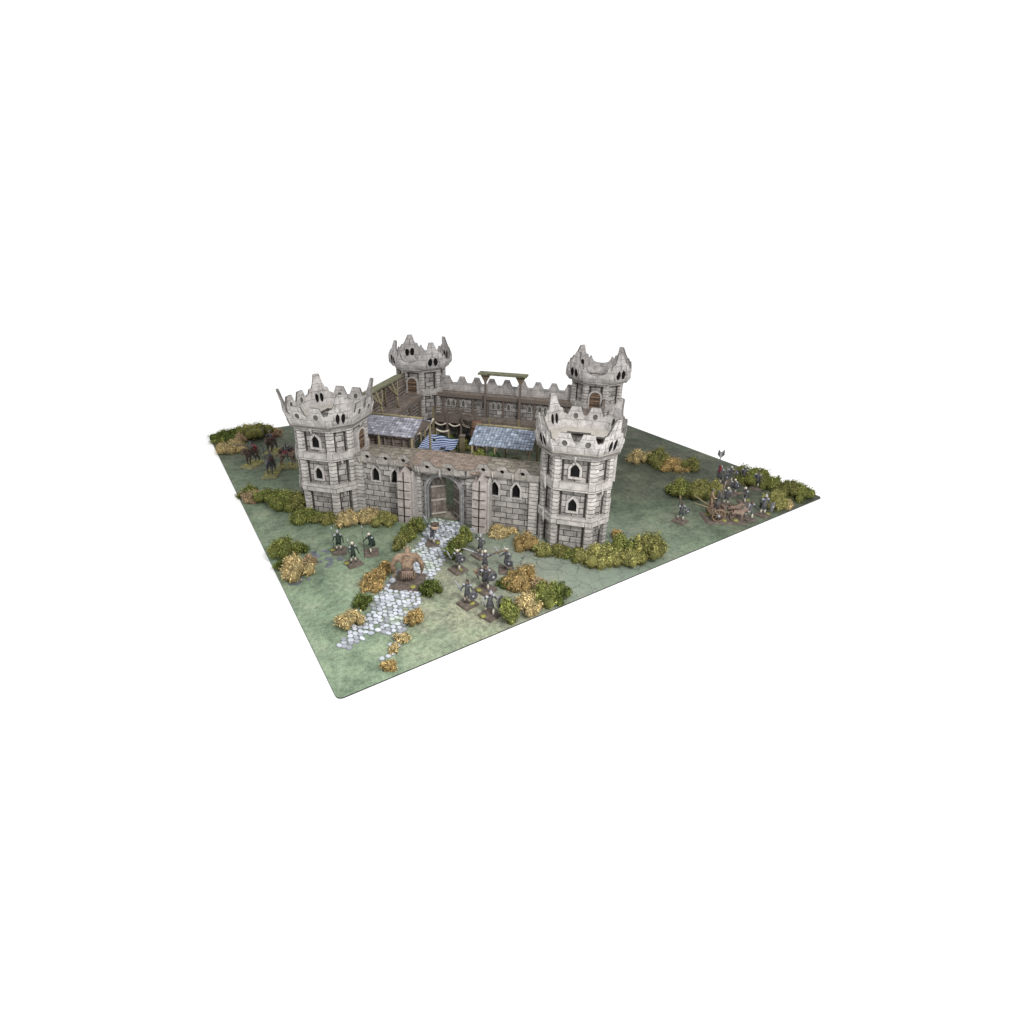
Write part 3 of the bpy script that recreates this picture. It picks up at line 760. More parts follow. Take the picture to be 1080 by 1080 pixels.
# sheds: slate roofs on posts either side of the courtyard
def shed(label, u0, u1, v0, vr, v1, ze, zr, mat, walls):
    t = cthing('slate_shed', label, 'shed', (u0+u1)/2, vr, 0, group='slate sheds in the courtyard'); a, b = u0-(u0+u1)/2, u1-(u0+u1)/2
    f0, f1 = v0-vr, v1-vr
    nr = 8
    mb = MB()                                                    # stepped shingle courses
    rr = random.Random(7)
    for side, fv in ((0, f0), (1, f1)):
        for i in range(nr):
            t0, t1 = i/nr, (i+1)/nr+.02
            y0, y1 = fv*(1-t0), fv*(1-t1); z0, z1 = ze+(zr-ze)*t0, ze+(zr-ze)*t1
            k = 20
            for j in range(k):
                x0, x1 = a+(b-a)*j/k, a+(b-a)*(j+1)/k-.006
                dz = rr.uniform(0, .008); dy = rr.uniform(-.012, .012)*(1 if i else 1.6)
                P = [(x0, y0+dy, z0+.012+dz), (x1, y0+dy, z0+.012+dz), (x1, y1, z1+dz*.5), (x0, y1, z1+dz*.5)]
                mb.add(P+[(x, y, z-.016) for x, y, z in P], [(0, 1, 2, 3), (7, 6, 5, 4), (0, 4, 5, 1), (1, 5, 6, 2), (2, 6, 7, 3), (3, 7, 4, 0)], col=rr.choice((.72, .9, 1, 1, 1.1, 1.5)))
    r = mb.build('roof', mat, t, colors=True)
    mb = MB(); mb.tube([(a, 0, zr+.012), ((a+b)/2, 0, zr+.02), (b, 0, zr+.012)], .022, 6); mb.build('ridge_pole', M['olivewood'], r)
    for x in (a+.04, (a+b)/2-.1, b-.05):
        for y, z in ((f0+.04, ze), (f1-.04, ze)):
            mb = MB(); mb.tube([(x, y, .976 if y < 0 and walls == 2 else .0), (x, y, z+.01)], .022, 6); mb.build('post', M['olivewood'], t)
    for x in (a+.02, b-.02):
        mb = MB(); s = 1 if x > 0 else -1
        mb.add([(x, f0+.03, ze), (x, f1-.03, ze), (x, 0, zr-.02)]+[(x-s*.02, f0+.03, ze), (x-s*.02, f1-.03, ze), (x-s*.02, 0, zr-.02)], [(0, 1, 2), (5, 4, 3), (0, 3, 4, 1), (1, 4, 5, 2), (2, 5, 3, 0)])
        mb.build('gable', M['beam'], t)
    if walls:
        mb = MB(); mb.box(a+.05, b-.06, f0+.16, f0+.19, 0, ze); mb.build('front_wall', M['plank'], t)
        for i in range(7):
            x = a+.1+i*(b-a-.2)/6
            mb = MB(); mb.tube([(x, f0+.12, .5), (x+rr.uniform(-.03, .03), f0+.11, ze-.02)], .02, 5); mb.build('stud', M['beam'], t)
    else:
        for i in range(6):
            x = a+.12+i*(b-a-.2)/5
            mb = MB(); mb.tube([(x, f0+.01, ze-.09), (x+.01, f0+.02, ze+.0)], .014, 5); mb.build('bracket', M['beam'], t)
    return t
def slate(name, c1, c2, c3):
    m, nt, b = newmat(name, .75, .2)
    oc = coords(nt); at = nd(nt, 'ShaderNodeAttribute', attribute_name='tone')
    col = ramp(nt, noise(nt, 13, 5, .7, oc), [(.3, c2), (.55, c1), (.72, c3)])
    L(nt, mix(nt, 1, col, at.outputs['Color'], 'MULTIPLY'), b.inputs['Base Color']); return m
SL1 = slate('grey_slate', (.275, .275, .315), (.16, .16, .19), (.42, .42, .46))
SL2 = slate('blue_slate', (.225, .26, .32), (.13, .155, .20), (.36, .39, .45))
shed('grey-purple slate roofed timber shed beside the front left tower', .18, 1.31, .40, .88, 1.36, 1.16, 1.36, SL1, 1)
shed('open shed with the bluish slate roof behind the right wall walkway', 2.29, 3.36, .44, .90, 1.36, 1.14, 1.34, SL2, 0)

# striped awning on four poles
aw = cthing('striped_awning', 'blue and white striped cloth awning with a dark hole, on poles in the courtyard', 'awning')
A0, A1, A2, A3 = Vector((.74, 2.60, .46)), Vector((1.47, 2.44, .46)), Vector((1.47, 2.03, .355)), Vector((.74, 1.95, .35))
mb = MB(); NX, NY = 24, 12
def awp(s, t_):
    p = lerp(lerp(A3, A2, s), lerp(A0, A1, s), t_)
    return p+Vector((0, .02*math.sin(s*7), -.05*math.sin(PI*s)*math.sin(PI*t_)+.012*math.sin(s*9+t_*4)))
vs = [awp(i/NX, j/NY) for j in range(NY+1) for i in range(NX+1)]
fs = []
for j in range(NY):
    for i in range(NX):
        if 14 <= i <= 17 and 1 <= j <= 3 or 5 <= i <= 6 and 8 <= j <= 9: continue
        a = j*(NX+1)+i; fs.append((a, a+1, a+NX+2, a+NX+1))
mb.add(vs, fs, 0, True)
mb.add([v-Vector((0, 0, .012)) for v in vs], [f[::-1] for f in fs], 0, True)
m, nt, b = newmat('blue_white_stripes', .8, .1)
wv = nd(nt, 'ShaderNodeTexWave', wave_type='BANDS', bands_direction='Y'); wv.inputs['Scale'].default_value = 4.2; wv.inputs['Distortion'].default_value = 1.6; wv.inputs['Detail'].default_value = 1.5; wv.inputs['Detail Scale'].default_value = 1.2
L(nt, coords(nt), wv.inputs['Vector'])
L(nt, ramp(nt, wv.outputs['Fac'], [(.50, (.035, .06, .17)), (.68, (.42, .47, .58))]), b.inputs['Base Color'])
mb.build('cloth', m, aw, fix=False)
for p in (A0, A1, A2, A3):
    mb = MB(); mb.tube([(p.x, p.y, 0), (p.x, p.y, p.z+.02)], .016, 5); mb.build('pole', M['olivewood'], aw)

# courtyard clutter
t = cthing('spoked_wheel', 'spoked wooden wheel leaning on the gallery beside the brown cask', 'wheel', 1.40, 3.28, .62)
mb = MB(); mb.tube([(.13*math.cos(a), .02*math.sin(a), .13*math.sin(a)) for a in [2*PI*i/16 for i in range(17)]], .016, 5, cap=False); mb.build('rim', M['beam'], t)
for i in range(6):
    a = PI*i/6; mb = MB(); mb.tube([(-.13*math.cos(a), 0, -.13*math.sin(a)), (.13*math.cos(a), 0, .13*math.sin(a))], .010, 4); mb.build('spoke', M['beam'], t)
mb = MB(); mb.tube([(0, -.03, 0), (0, .03, 0)], .03, 8); mb.build('hub', M['beam'], t)
t = cthing('cask', 'tall reddish-brown wooden cask standing before the gallery, left of the blue slate shed', 'cask', 1.66, 3.12, 0)
mb = MB(); mb.tube([(0, 0, 0), (0, 0, .18), (0, 0, .36), (0, 0, .52), (0, 0, .66)], [.10, .135, .145, .13, .10], 12); mb.build('staves', mottled('red_brown_staves', (.10, .055, .04), (.22, .13, .095), 12, stretch=(6, 6, 1)), t)
for z in (.12, .34, .54):
    mb = MB(); mb.tube([(.14*math.cos(a), .14*math.sin(a), z) for a in [2*PI*i/12 for i in range(13)]], .010, 4, cap=False); mb.build('hoop', M['iron'], t)
for (u, v, h, lab) in ((.48, 3.05, .62, 'leaning pale timber prop in the rear left of the courtyard'), ):
    t = cthing('timber_prop', lab, 'prop', u, v, 0)
    mb = MB(); mb.tube([(0, 0, .32), (.17, .12, h)], .024, 5); mb.build('beam', M['rope'], t)
    mb = MB(); mb.tube([(0, 0, 0), (0, 0, .36)], .028, 5); mb.build('leg', M['olivewood'], t)
for (u, v, lab) in ((1.62, 2.2, 'squared olive timber post between the striped awning and the blue slate shed'), (.42, 1.75, 'squared olive timber post right of the grey slate shed')):
    t = cthing('timber_post', lab, 'post', u, v, 0)
    mb = MB(); mb.box(-.04, .04, -.04, .04, 0, .62 if u > 1 else .5); mb.build('shaft', M['olivewood'], t)
    mb = MB(); mb.box(-.055, .055, -.055, .055, .622 if u > 1 else .502, .65 if u > 1 else .53); mb.build('cap', M['beam'], t)
for (u, v, lab, s) in ((1.02, 2.6, 'wooden crate of greens behind the striped awning, left one', .07), (1.26, 2.62, 'wooden crate behind the striped awning, right one', .06)):
    t = cthing('crate', lab, 'crate', u, v, 0, .2, 'crates in the courtyard')
    mb = MB(); mb.box(-s, s, -s, s, 0, s*1.6); mb.build('box', M['wood'], t)
    mb = MB()
    for z in (.01, s*.75, s*1.4): mb.box(-s-.006, s+.006, -s-.006, s+.006, z, z+.018)
    mb.build('slat', M['olivewood'], t)
# ---------------------------------------------------------------- lichen shrubs
def shrub(name, label, x, y, rx, h, col, seed, group, z=0.0, cat='shrub', cx=None):
    r = random.Random(seed); mb = MB()
    ry = rx*.8
    blobs = [(0, 0, h*.42, .78)]
    nb = 5+int(rx*14)
    for i in range(nb):
        a = 2*PI*i/nb+r.uniform(-.4, .4); q = r.uniform(.5, .95)
        hh = r.uniform(.12, .58)*h
        blobs.append((q*rx*math.cos(a), q*ry*math.sin(a), hh, r.uniform(.34, .52)))
    for i in range(3): blobs.append((r.uniform(-.35, .35)*rx, r.uniform(-.35, .35)*ry, h*r.uniform(.6, .74), r.uniform(.3, .42)))
    for bx, by, bz, bs in blobs:                                  # a soft core keeps the clump from being see-through
        bq = (rx*bs*.78, ry*bs*.78, max(.03, min(h*.36, rx*bs)))
        mb.ball((bx, by, max(bz*.9, bq[2]*.4)), bq, 7, 5, col=None) if False else mb.ball((bx, by, max(bz*.9, bq[2]*.4)), bq, 7, 5)
    mb.c = [.55]*len(mb.c)
    leaf = .0115
    n = int(min(2600, 420+17000*rx*max(h, rx)))
    for i in range(n):
        strand = i % 4 == 0
        bx, by, bz, bs = r.choice(blobs)
        d = Vector((r.gauss(0, 1), r.gauss(0, 1), r.gauss(.25, 1))).normalized()
        k = min(1.5, max(.6, r.gauss(.97, .15)))
        p = Vector((bx+d.x*rx*bs*k, by+d.y*ry*bs*k, bz+d.z*min(h*.40, rx*bs*1.1)*k))
        if p.z < .004: p.z = r.uniform(.004, .03)
        s = leaf*r.uniform(.6, 1.5)
        u = d.orthogonal().normalized(); u.rotate(__import__('mathutils').Quaternion(d, r.uniform(0, 6.3)))
        u = (u+d*r.uniform(-.7, .7)).normalized(); w = d.cross(u).normalized()
        tone = r.choice((.3, .55, .8, 1.0, 1.25, 1.8))
        if strand: s *= 1.5; w = w*.35
        mb.add([p-u*s*1.3, p+w*s*.5, p+u*s*1.4+d*s*.5, p-w*s*.5], [(0, 1, 2, 3)], col=tone)
    return tag(mb.build(name, LEAF[col], None, (x, y, z), r.uniform(-.4, .4), fix=False, colors=True), label, cat, group)
SHRUBS = [
    (0.16, 8.82, 0.214, 0.157, 'g', "low green lichen tuft nearest the mat's far left corner"),
    (0.40, 8.83, 0.322, 0.282, 'd', "dark green lichen bush along the left back edge beside the tan clump"),
    (0.28, 7.96, 0.253, 0.258, 't', "pale tan lichen clump in front of the dark green bush at the far left corner"),
    (0.57, 8.51, 0.128, 0.207, 'p', "small pinkish tan lichen tuft between tan clump and yellow-green bush, far left"),
    (0.74, 8.78, 0.218, 0.344, 'y', "yellow-green lichen bush on the left back edge left of the tall olive bush"),
    (0.92, 8.56, 0.260, 0.395, 'o', "tall olive lichen bush on the left back edge behind the dark cavalry"),
    (1.22, 8.75, 0.156, 0.256, 't', "yellow tan lichen tuft behind the rearmost dark rider"),
    (1.36, 8.48, 0.099, 0.201, 'p', "tiny tan tuft right of the rearmost dark rider"),
    (0.09, 5.45, 0.135, 0.238, 'g', "green lichen tuft on the left edge, left of the small pinkish tan tuft"),
    (0.18, 5.19, 0.149, 0.208, 'p', "pinkish tan lichen tuft in the green row left of the front left tower"),
    (0.43, 5.05, 0.215, 0.251, 'g', "green lichen bush just right of the pinkish tan tuft on the left edge"),
    (0.59, 4.62, 0.225, 0.360, 'g', "broad green lichen bush in the row leading to the front left tower"),
    (0.79, 4.46, 0.161, 0.420, 'o', "olive lichen bush touching the left side of the front left tower"),
    (0.76, 4.01, 0.216, 0.205, 'g', "low green lichen bush at the foot of the front left tower's corner"),
    (1.03, 3.84, 0.201, 0.108, 'o', "low olive lichen strip under the front left tower's front face"),
    (1.34, 3.54, 0.199, 0.210, 't', "pale tan lichen clump at the right foot of the front left tower"),
    (1.62, 3.45, 0.200, 0.247, 't', "large yellow tan lichen clump under the left wall windows"),
    (1.84, 3.23, 0.184, 0.218, 'y', "yellow-olive lichen clump left of the left gate buttress"),
    (2.20, 2.75, 0.128, 0.277, 'g', "bright green lichen bush beside the left gate post"),
    (1.95, 2.56, 0.131, 0.264, 'g', "green lichen bush in front of the left gate buttress"),
    (1.73, 2.36, 0.113, 0.265, 'o', "olive lichen bush at the path's left side behind the ogre"),
    (0.22, 3.04, 0.180, 0.366, 'g', "large green lichen bush near the left edge behind the big straw tan clump"),
    (0.44, 3.02, 0.091, 0.175, 'd', "small dark green tuft right of the large green bush near the left edge"),
    (0.20, 2.43, 0.193, 0.400, 't', "big straw tan lichen clump near the left edge of the mat"),
    (0.46, 2.63, 0.087, 0.201, 'p', "brownish tuft hugging the right side of the big straw tan clump"),
    (0.07, 2.74, 0.073, 0.144, 'd', "small dark green tuft left of the big straw tan clump"),
    (1.31, 1.89, 0.086, 0.246, 'r', "orange lichen tuft touching the ogre's base on its left"),
    (1.12, 1.77, 0.128, 0.195, 'r', "bright orange lichen clump left of the ogre's base"),
    (1.02, 1.66, 0.163, 0.105, 'r', "flat orange lichen strip nearest the viewer by the ogre's base"),
    (0.76, 1.35, 0.114, 0.157, 'd', "dark green tuft on the left edge of the cobbled path"),
    (0.49, 1.05, 0.135, 0.228, 't', "tan lichen clump left of the cobbled path's lower end"),
    (1.61, 1.12, 0.124, 0.265, 'd', "dark green lichen bush right of the ogre across the path edge"),
    (1.17, 0.68, 0.097, 0.203, 'r', "orange lichen tuft on the right edge of the lower cobbled path"),
    (0.92, 0.47, 0.077, 0.090, 't', "small tan tuft among the last cobbles of the right path branch"),
    (0.76, 0.35, 0.053, 0.111, 't', "tiny tan tuft between the last two cobble groups near the front corner"),
    (0.61, 0.13, 0.066, 0.122, 'r', "brownish orange tuft at the very end of the cobbled path"),
    (2.70, 2.09, 0.110, 0.278, 'g', "bright green lichen bush beside the right gate post"),
    (2.46, 1.86, 0.127, 0.322, 'g', "green lichen bush on the path's right edge in front of the gate"),
    (2.26, 1.67, 0.109, 0.323, 'd', "dark green lichen bush on the path's right edge behind the round-shield warrior"),
    (3.28, 1.94, 0.193, 0.116, 't', "low straw tan lichen strip under the right wall windows"),
    (3.40, 1.42, 0.171, 0.284, 'r', "orange tan lichen clump at the left foot of the front right tower"),
    (3.49, 1.14, 0.126, 0.205, 'y', "yellow-olive tuft at the front right tower's left corner"),
    (3.69, 1.02, 0.168, 0.114, 'o', "low olive strip under the front right tower's front face"),
    (3.86, 0.81, 0.153, 0.122, 'g', "low green strip under the front right tower's right corner"),
    (4.02, 0.55, 0.231, 0.346, 'y', "bright yellow-green bush in front of the front right tower's right foot"),
    (4.35, 0.46, 0.193, 0.491, 'g', "green bush right of the front right tower's foot"),
    (4.33, 0.24, 0.162, 0.313, 'y', "olive tan bush at the front of the hedge right of the front right tower"),
    (4.76, 0.88, 0.074, 0.198, 'r', "small orange tuft against the right side of the front right tower"),
    (4.61, 0.29, 0.111, 0.515, 'y', "upright yellow-green tuft between two green bushes right of the tower"),
    (4.76, 0.13, 0.246, 0.550, 'o', "big dark olive bush at the right end of the hedge by the front edge"),
    (2.18, 0.08, 0.137, 0.420, 'g', "tall green bush at the left end of the thicket on the mat's front edge"),
    (2.73, 0.65, 0.202, 0.265, 'r', "orange lichen clump at the back of the front edge thicket"),
    (2.54, 0.72, 0.089, 0.157, 'd', "small dark tuft left of the orange clump in the front edge thicket"),
    (2.50, 0.14, 0.142, 0.342, 't', "pale tan clump in the middle of the front edge thicket"),
    (2.89, 0.46, 0.101, 0.210, 'p', "reddish tan tuft between orange and green bushes in the front edge thicket"),
    (2.74, 0.05, 0.166, 0.420, 'g', "large bright green bush right of centre in the front edge thicket"),
    (2.98, 0.03, 0.133, 0.312, 'd', "dark green bush at the right end of the front edge thicket"),
    (7.50, 3.03, 0.200, 0.290, 't', "yellow tan tuft at the left end of the row behind the front right tower"),
    (7.77, 2.77, 0.297, 0.313, 'o', "olive bush in the row on the mat's right back side"),
    (7.87, 2.35, 0.290, 0.243, 'r', "orange lichen clump in the row on the mat's right back side"),
    (8.11, 2.17, 0.175, 0.310, 'o', "small olive bush at the right end of the orange clump's row"),
    (7.00, 1.49, 0.244, 0.316, 'g', "green bush left of the chariot, at the left end of its hedge"),
    (7.17, 1.21, 0.258, 0.342, 'o', "olive bush behind the lone warrior and left of the chariot"),
    (7.53, 1.20, 0.158, 0.299, 'y', "yellow-green tuft directly behind the chariot"),
    (8.64, 1.14, 0.330, 0.328, 'g', "largest green bush on the right back edge behind the soldiers"),
    (8.69, 0.76, 0.198, 0.254, 'g', "green bush just right of the largest bush on the right back edge"),
    (8.72, 0.43, 0.228, 0.271, 'o', "olive bush second from the right corner"),
    (8.76, 0.11, 0.206, 0.328, 'g', "green bush nearest the mat's right corner"),
    (8.01, 0.22, 0.217, 0.328, 'y', "yellow-green bush behind the rightmost spearman"),
    (8.15, 0.10, 0.109, 0.156, 't', "small tan clump between the front rightmost bushes"),
    (8.73, 1.45, 0.086, 0.214, 't', "tiny pale tan tuft left of the largest right back bush"),
]
for i, (x, y, rx, h, c, lab) in enumerate(SHRUBS):
    shrub('lichen_shrub', lab, min(max(x, rx*1.1), S-rx*1.1), min(max(y, rx*.98), S-rx*.95), rx*1.16, h*.88, c, 100+i, 'lichen shrubs on the mat')
# greenery in the courtyard
for i, (u, v, z, rx, h, c, lab) in enumerate((
    (1.86, 1.75, 0, .17, .55, 'v', 'dark leafy plant at the right end of the striped awning'),
    (2.12, 1.25, 0, .13, .62, 'v', 'dark green plant just left of the blue slate shed'),
    (2.46, .50, .78, .14, .36, 'g', 'green creeper hanging under the left eave of the blue slate shed'),
    (2.70, .50, .80, .11, .34, 'v', 'dark creeper under the middle of the blue slate shed eave'),
    (3.08, .54, .72, .13, .30, 'o', 'olive creeper under the right end of the blue slate shed eave'),
    (1.02, 3.02, 0, .20, .34, 'd', 'dark green bush behind the striped awning'),
    (.72, 3.08, 0, .15, .36, 'd', 'small dark bush left behind the striped awning'),
    (.52, 2.15, 0, .13, .42, 'v', 'dark plant between the grey slate shed and the striped awning'),
    (1.42, 3.0, 0, .13, .30, 'o', 'olive bush at the foot of the brown cask'))):
    p = cas(u, v, z)
    shrub('courtyard_plant', lab, p.x, p.y, rx, h, c, 900+i, 'greenery in the courtyard', z, 'plant')

# ---------------------------------------------------------------- miniatures
def skin(name, joints, bones, root, sub=1, s=1.0):
    keys = list(joints); me = bpy.data.meshes.new(name)
    me.from_pydata([joints[k][:3] for k in keys], [(keys.index(a), keys.index(b)) for a, b in bones], [])
    ob = bpy.data.objects.new(name, me); C.objects.link(ob)
    m = ob.modifiers.new('Skin', 'SKIN'); m.use_smooth_shade = True; m.branch_smoothing = .4
    for i, k in enumerate(keys):
        d = me.skin_vertices[0].data[i]; d.radius = (joints[k][3], joints[k][3]); d.use_root = (k == root)
    if sub: q = ob.modifiers.new('Sub', 'SUBSURF'); q.levels = q.render_levels = sub
    dg = bpy.context.evaluated_depsgraph_get(); dg.update()
    out = bpy.data.meshes.new_from_object(ob.evaluated_get(dg))
    bpy.data.objects.remove(ob); bpy.data.meshes.remove(me)
    for v in out.vertices: v.co *= s
    out.name = name
    return out
def meshobj(name, me, mat, parent, loc=(0, 0, 0)):
    me = me.copy(); me.materials.clear(); me.materials.append(mat)
    o = bpy.data.objects.new(name, me); C.objects.link(o); o.parent = parent; o.location = loc
    return o
FS = .181                                                        # figures are built 1.8 tall, then scaled to the miniature
def human(pose, bulk=1.0, grip='R'):
    J = {'pelvis': (0, 0, .95, .14*bulk), 'belly': (0, -.01, 1.12, .135*bulk), 'chest': (0, .0, 1.33, .165*bulk), 'neck': (0, -.01, 1.50, .075*bulk),
         'head0': (0, -.03, 1.60, .10), 'head1': (0, -.04, 1.73, .095)}
    B = [('pelvis', 'belly'), ('belly', 'chest'), ('chest', 'neck'), ('neck', 'head0'), ('head0', 'head1')]
    for k, v in pose.get('spine', {}).items(): J[k] = (*v, J[k][3])
    cx, cy, cz = J['chest'][:3]; px, py, pz = J['pelvis'][:3]
    for sd, s in (('L', 1), ('R', -1)):
        e, w = pose['arm'+sd]; k, a = pose['leg'+sd]
        J['sh'+sd] = (cx+s*.21*bulk, cy, cz+.06, .085*bulk); J['el'+sd] = (*e, .065*bulk); J['wr'+sd] = (*w, .048*bulk)
        ev, wv = Vector(e), Vector(w); d = (wv-ev).normalized()
        palm = wv+d*.07; J['pa'+sd] = (*palm, .045)
        sidev = d.cross(Vector((0, -1, 0.2))).normalized(); nv = sidev.cross(d).normalized()
        B += [('chest', 'sh'+sd), ('sh'+sd, 'el'+sd), ('el'+sd, 'wr'+sd), ('wr'+sd, 'pa'+sd)]
        for i, (off, ln) in enumerate(((-.042, .085), (-.014, .10), (.014, .095), (.042, .075))):     # four fingers, curled
            b0 = palm+d*.035+sidev*off; b1 = b0+d*ln*.55+nv*.02; b2 = b1+d*ln*.1+nv*ln*.5
            J['f%d0%s' % (i, sd)] = (*b0, .016); J['f%d1%s' % (i, sd)] = (*b1, .014); J['f%d2%s' % (i, sd)] = (*b2, .011)
            B += [('pa'+sd, 'f%d0%s' % (i, sd)), ('f%d0%s' % (i, sd), 'f%d1%s' % (i, sd)), ('f%d1%s' % (i, sd), 'f%d2%s' % (i, sd))]
        t0 = palm-d*.02+sidev*.055; t1 = t0+d*.045+sidev*.015+nv*.04
        J['t0'+sd] = (*t0, .018); J['t1'+sd] = (*t1, .013); B += [('pa'+sd, 't0'+sd), ('t0'+sd, 't1'+sd)]
        J['hip'+sd] = (px+s*.11*bulk, py, pz-.07, .115*bulk); J['kn'+sd] = (*k, .082*bulk); J['an'+sd] = (*a, .058*bulk)
        J['toe'+sd] = (a[0]+s*.04, a[1]-.16, .035, .045)
        B += [('pelvis', 'hip'+sd), ('hip'+sd, 'kn'+sd), ('kn'+sd, 'an'+sd), ('an'+sd, 'toe'+sd)]
    return J, B
POSE = {
 'stand': dict(armL=((.36, -.02, 1.12), (.40, -.20, .95)), armR=((-.36, -.05, 1.14), (-.36, -.30, 1.20)), legL=((.14, -.04, .50), (.17, .02, .07)), legR=((-.15, -.02, .50), (-.19, .06, .07))),
 'stride': dict(armL=((.38, -.10, 1.16), (.36, -.36, 1.22)), armR=((-.40, .06, 1.18), (-.46, -.20, 1.05)), legL=((.15, -.24, .54), (.16, -.26, .07)), legR=((-.16, .10, .50), (-.18, .34, .09)),
                spine=dict(chest=(0, -.07, 1.31), neck=(0, -.11, 1.48), head0=(0, -.15, 1.57), head1=(0, -.17, 1.70))),
 'arms_out': dict(armL=((.46, -.02, 1.42), (.72, -.04, 1.60)), armR=((-.46, -.02, 1.42), (-.72, -.04, 1.60)), legL=((.17, -.10, .52), (.22, .0, .07)), legR=((-.18, .02, .50), (-.25, .14, .07))),
 'raise': dict(armL=((.38, -.14, 1.14), (.26, -.36, 1.18)), armR=((-.42, .0, 1.52), (-.34, -.08, 1.80)), legL=((.15, -.20, .53), (.17, -.16, .07)), legR=((-.17, .04, .50), (-.2, .22, .08))),
 'crouch': dict(armL=((.34, -.26, 1.0), (.16, -.50, 1.06)), armR=((-.34, -.22, .98), (-.10, -.44, 1.0)), legL=((.20, -.28, .50), (.22, -.16, .07)), legR=((-.20, -.10, .46), (-.24, .16, .08)),
                spine=dict(pelvis=(0, .06, .82), belly=(0, 0, .98), chest=(0, -.12, 1.16), neck=(0, -.18, 1.32), head0=(0, -.24, 1.40), head1=(0, -.27, 1.53))),
 'ride': dict(armL=((.34, -.14, 1.14), (.22, -.42, 1.08)), armR=((-.40, -.04, 1.26), (-.42, -.30, 1.36)), legL=((.30, -.26, .82), (.34, -.14, .42)), legR=((-.30, -.26, .82), (-.34, -.14, .42))),
}
BODY = {}
def body_mesh(pose):
    if pose not in BODY: BODY[pose] = skin('miniature_body', *human(POSE[pose]), 'pelvis', 1, FS)
    return BODY[pose]
def V3(*a): return Vector(a)*FS
def head_of(pose):
    sp = POSE[pose].get('spine', {}); return Vector(sp.get('head1', (0, -.04, 1.73)))
def wrist(pose, sd):
    e, w = POSE[pose]['arm'+sd]; e, w = Vector(e), Vector(w); return w+(w-e).normalized()*.09
def face(parent, h):
    mb = MB(); c = h*FS
    for s in (-1, 1): mb.ball(c+V3(s*.04, -.098, -.03), .016*FS, 5, 4)
    mb.ball(c+V3(0, -.115, -.07), (.02*FS, .028*FS, .03*FS), 5, 4)
    mb.box(*(v*FS+c.x for v in (-.035, .035)), c.y-.102*FS, c.y-.08*FS, c.z-.128*FS, c.z-.115*FS)
    for s in (-1, 1): mb.ball(c+V3(s*.105, -.01, -.05), (.015*FS, .025*FS, .04*FS), 5, 4)
    mb.build('face', M['flesh'], parent)
def base(parent, sx=.125, sy=.125, rot=0.0, tufts=((.05, -.07),), mat='brown', tr=.042):
    mb = MB(); rm = Matrix.Rotation(rot, 4, 'Z')
    mb.prism([(-sx, -sy), (sx, -sy), (sx, sy), (-sx, sy)], .001, .03, M=rm, k=.92)
    b = mb.build('base', M[mat], parent)
    for i, (x, y) in enumerate(tufts):
        p = rm @ Vector((x, y, 0)); r = random.Random(i+int(x*1000)); mb = MB()
        mb.ball((p.x, p.y, .032), (tr*.9, tr*.8, .012), 8, 4)
        for k in range(26):
            q = Vector((p.x+r.gauss(0, tr*.45), p.y+r.gauss(0, tr*.45), .032)); d = Vector((r.uniform(-.4, .4), r.uniform(-.4, .4), 1))*r.uniform(.014, .026)
            w = Vector((r.uniform(-1, 1), r.uniform(-1, 1), 0)).normalized()*.004
            mb.add([q-w, q+w, q+d], [(0, 1, 2)])
        mb.build('grass_tuft', M['tuft'], b)
BZ = .03
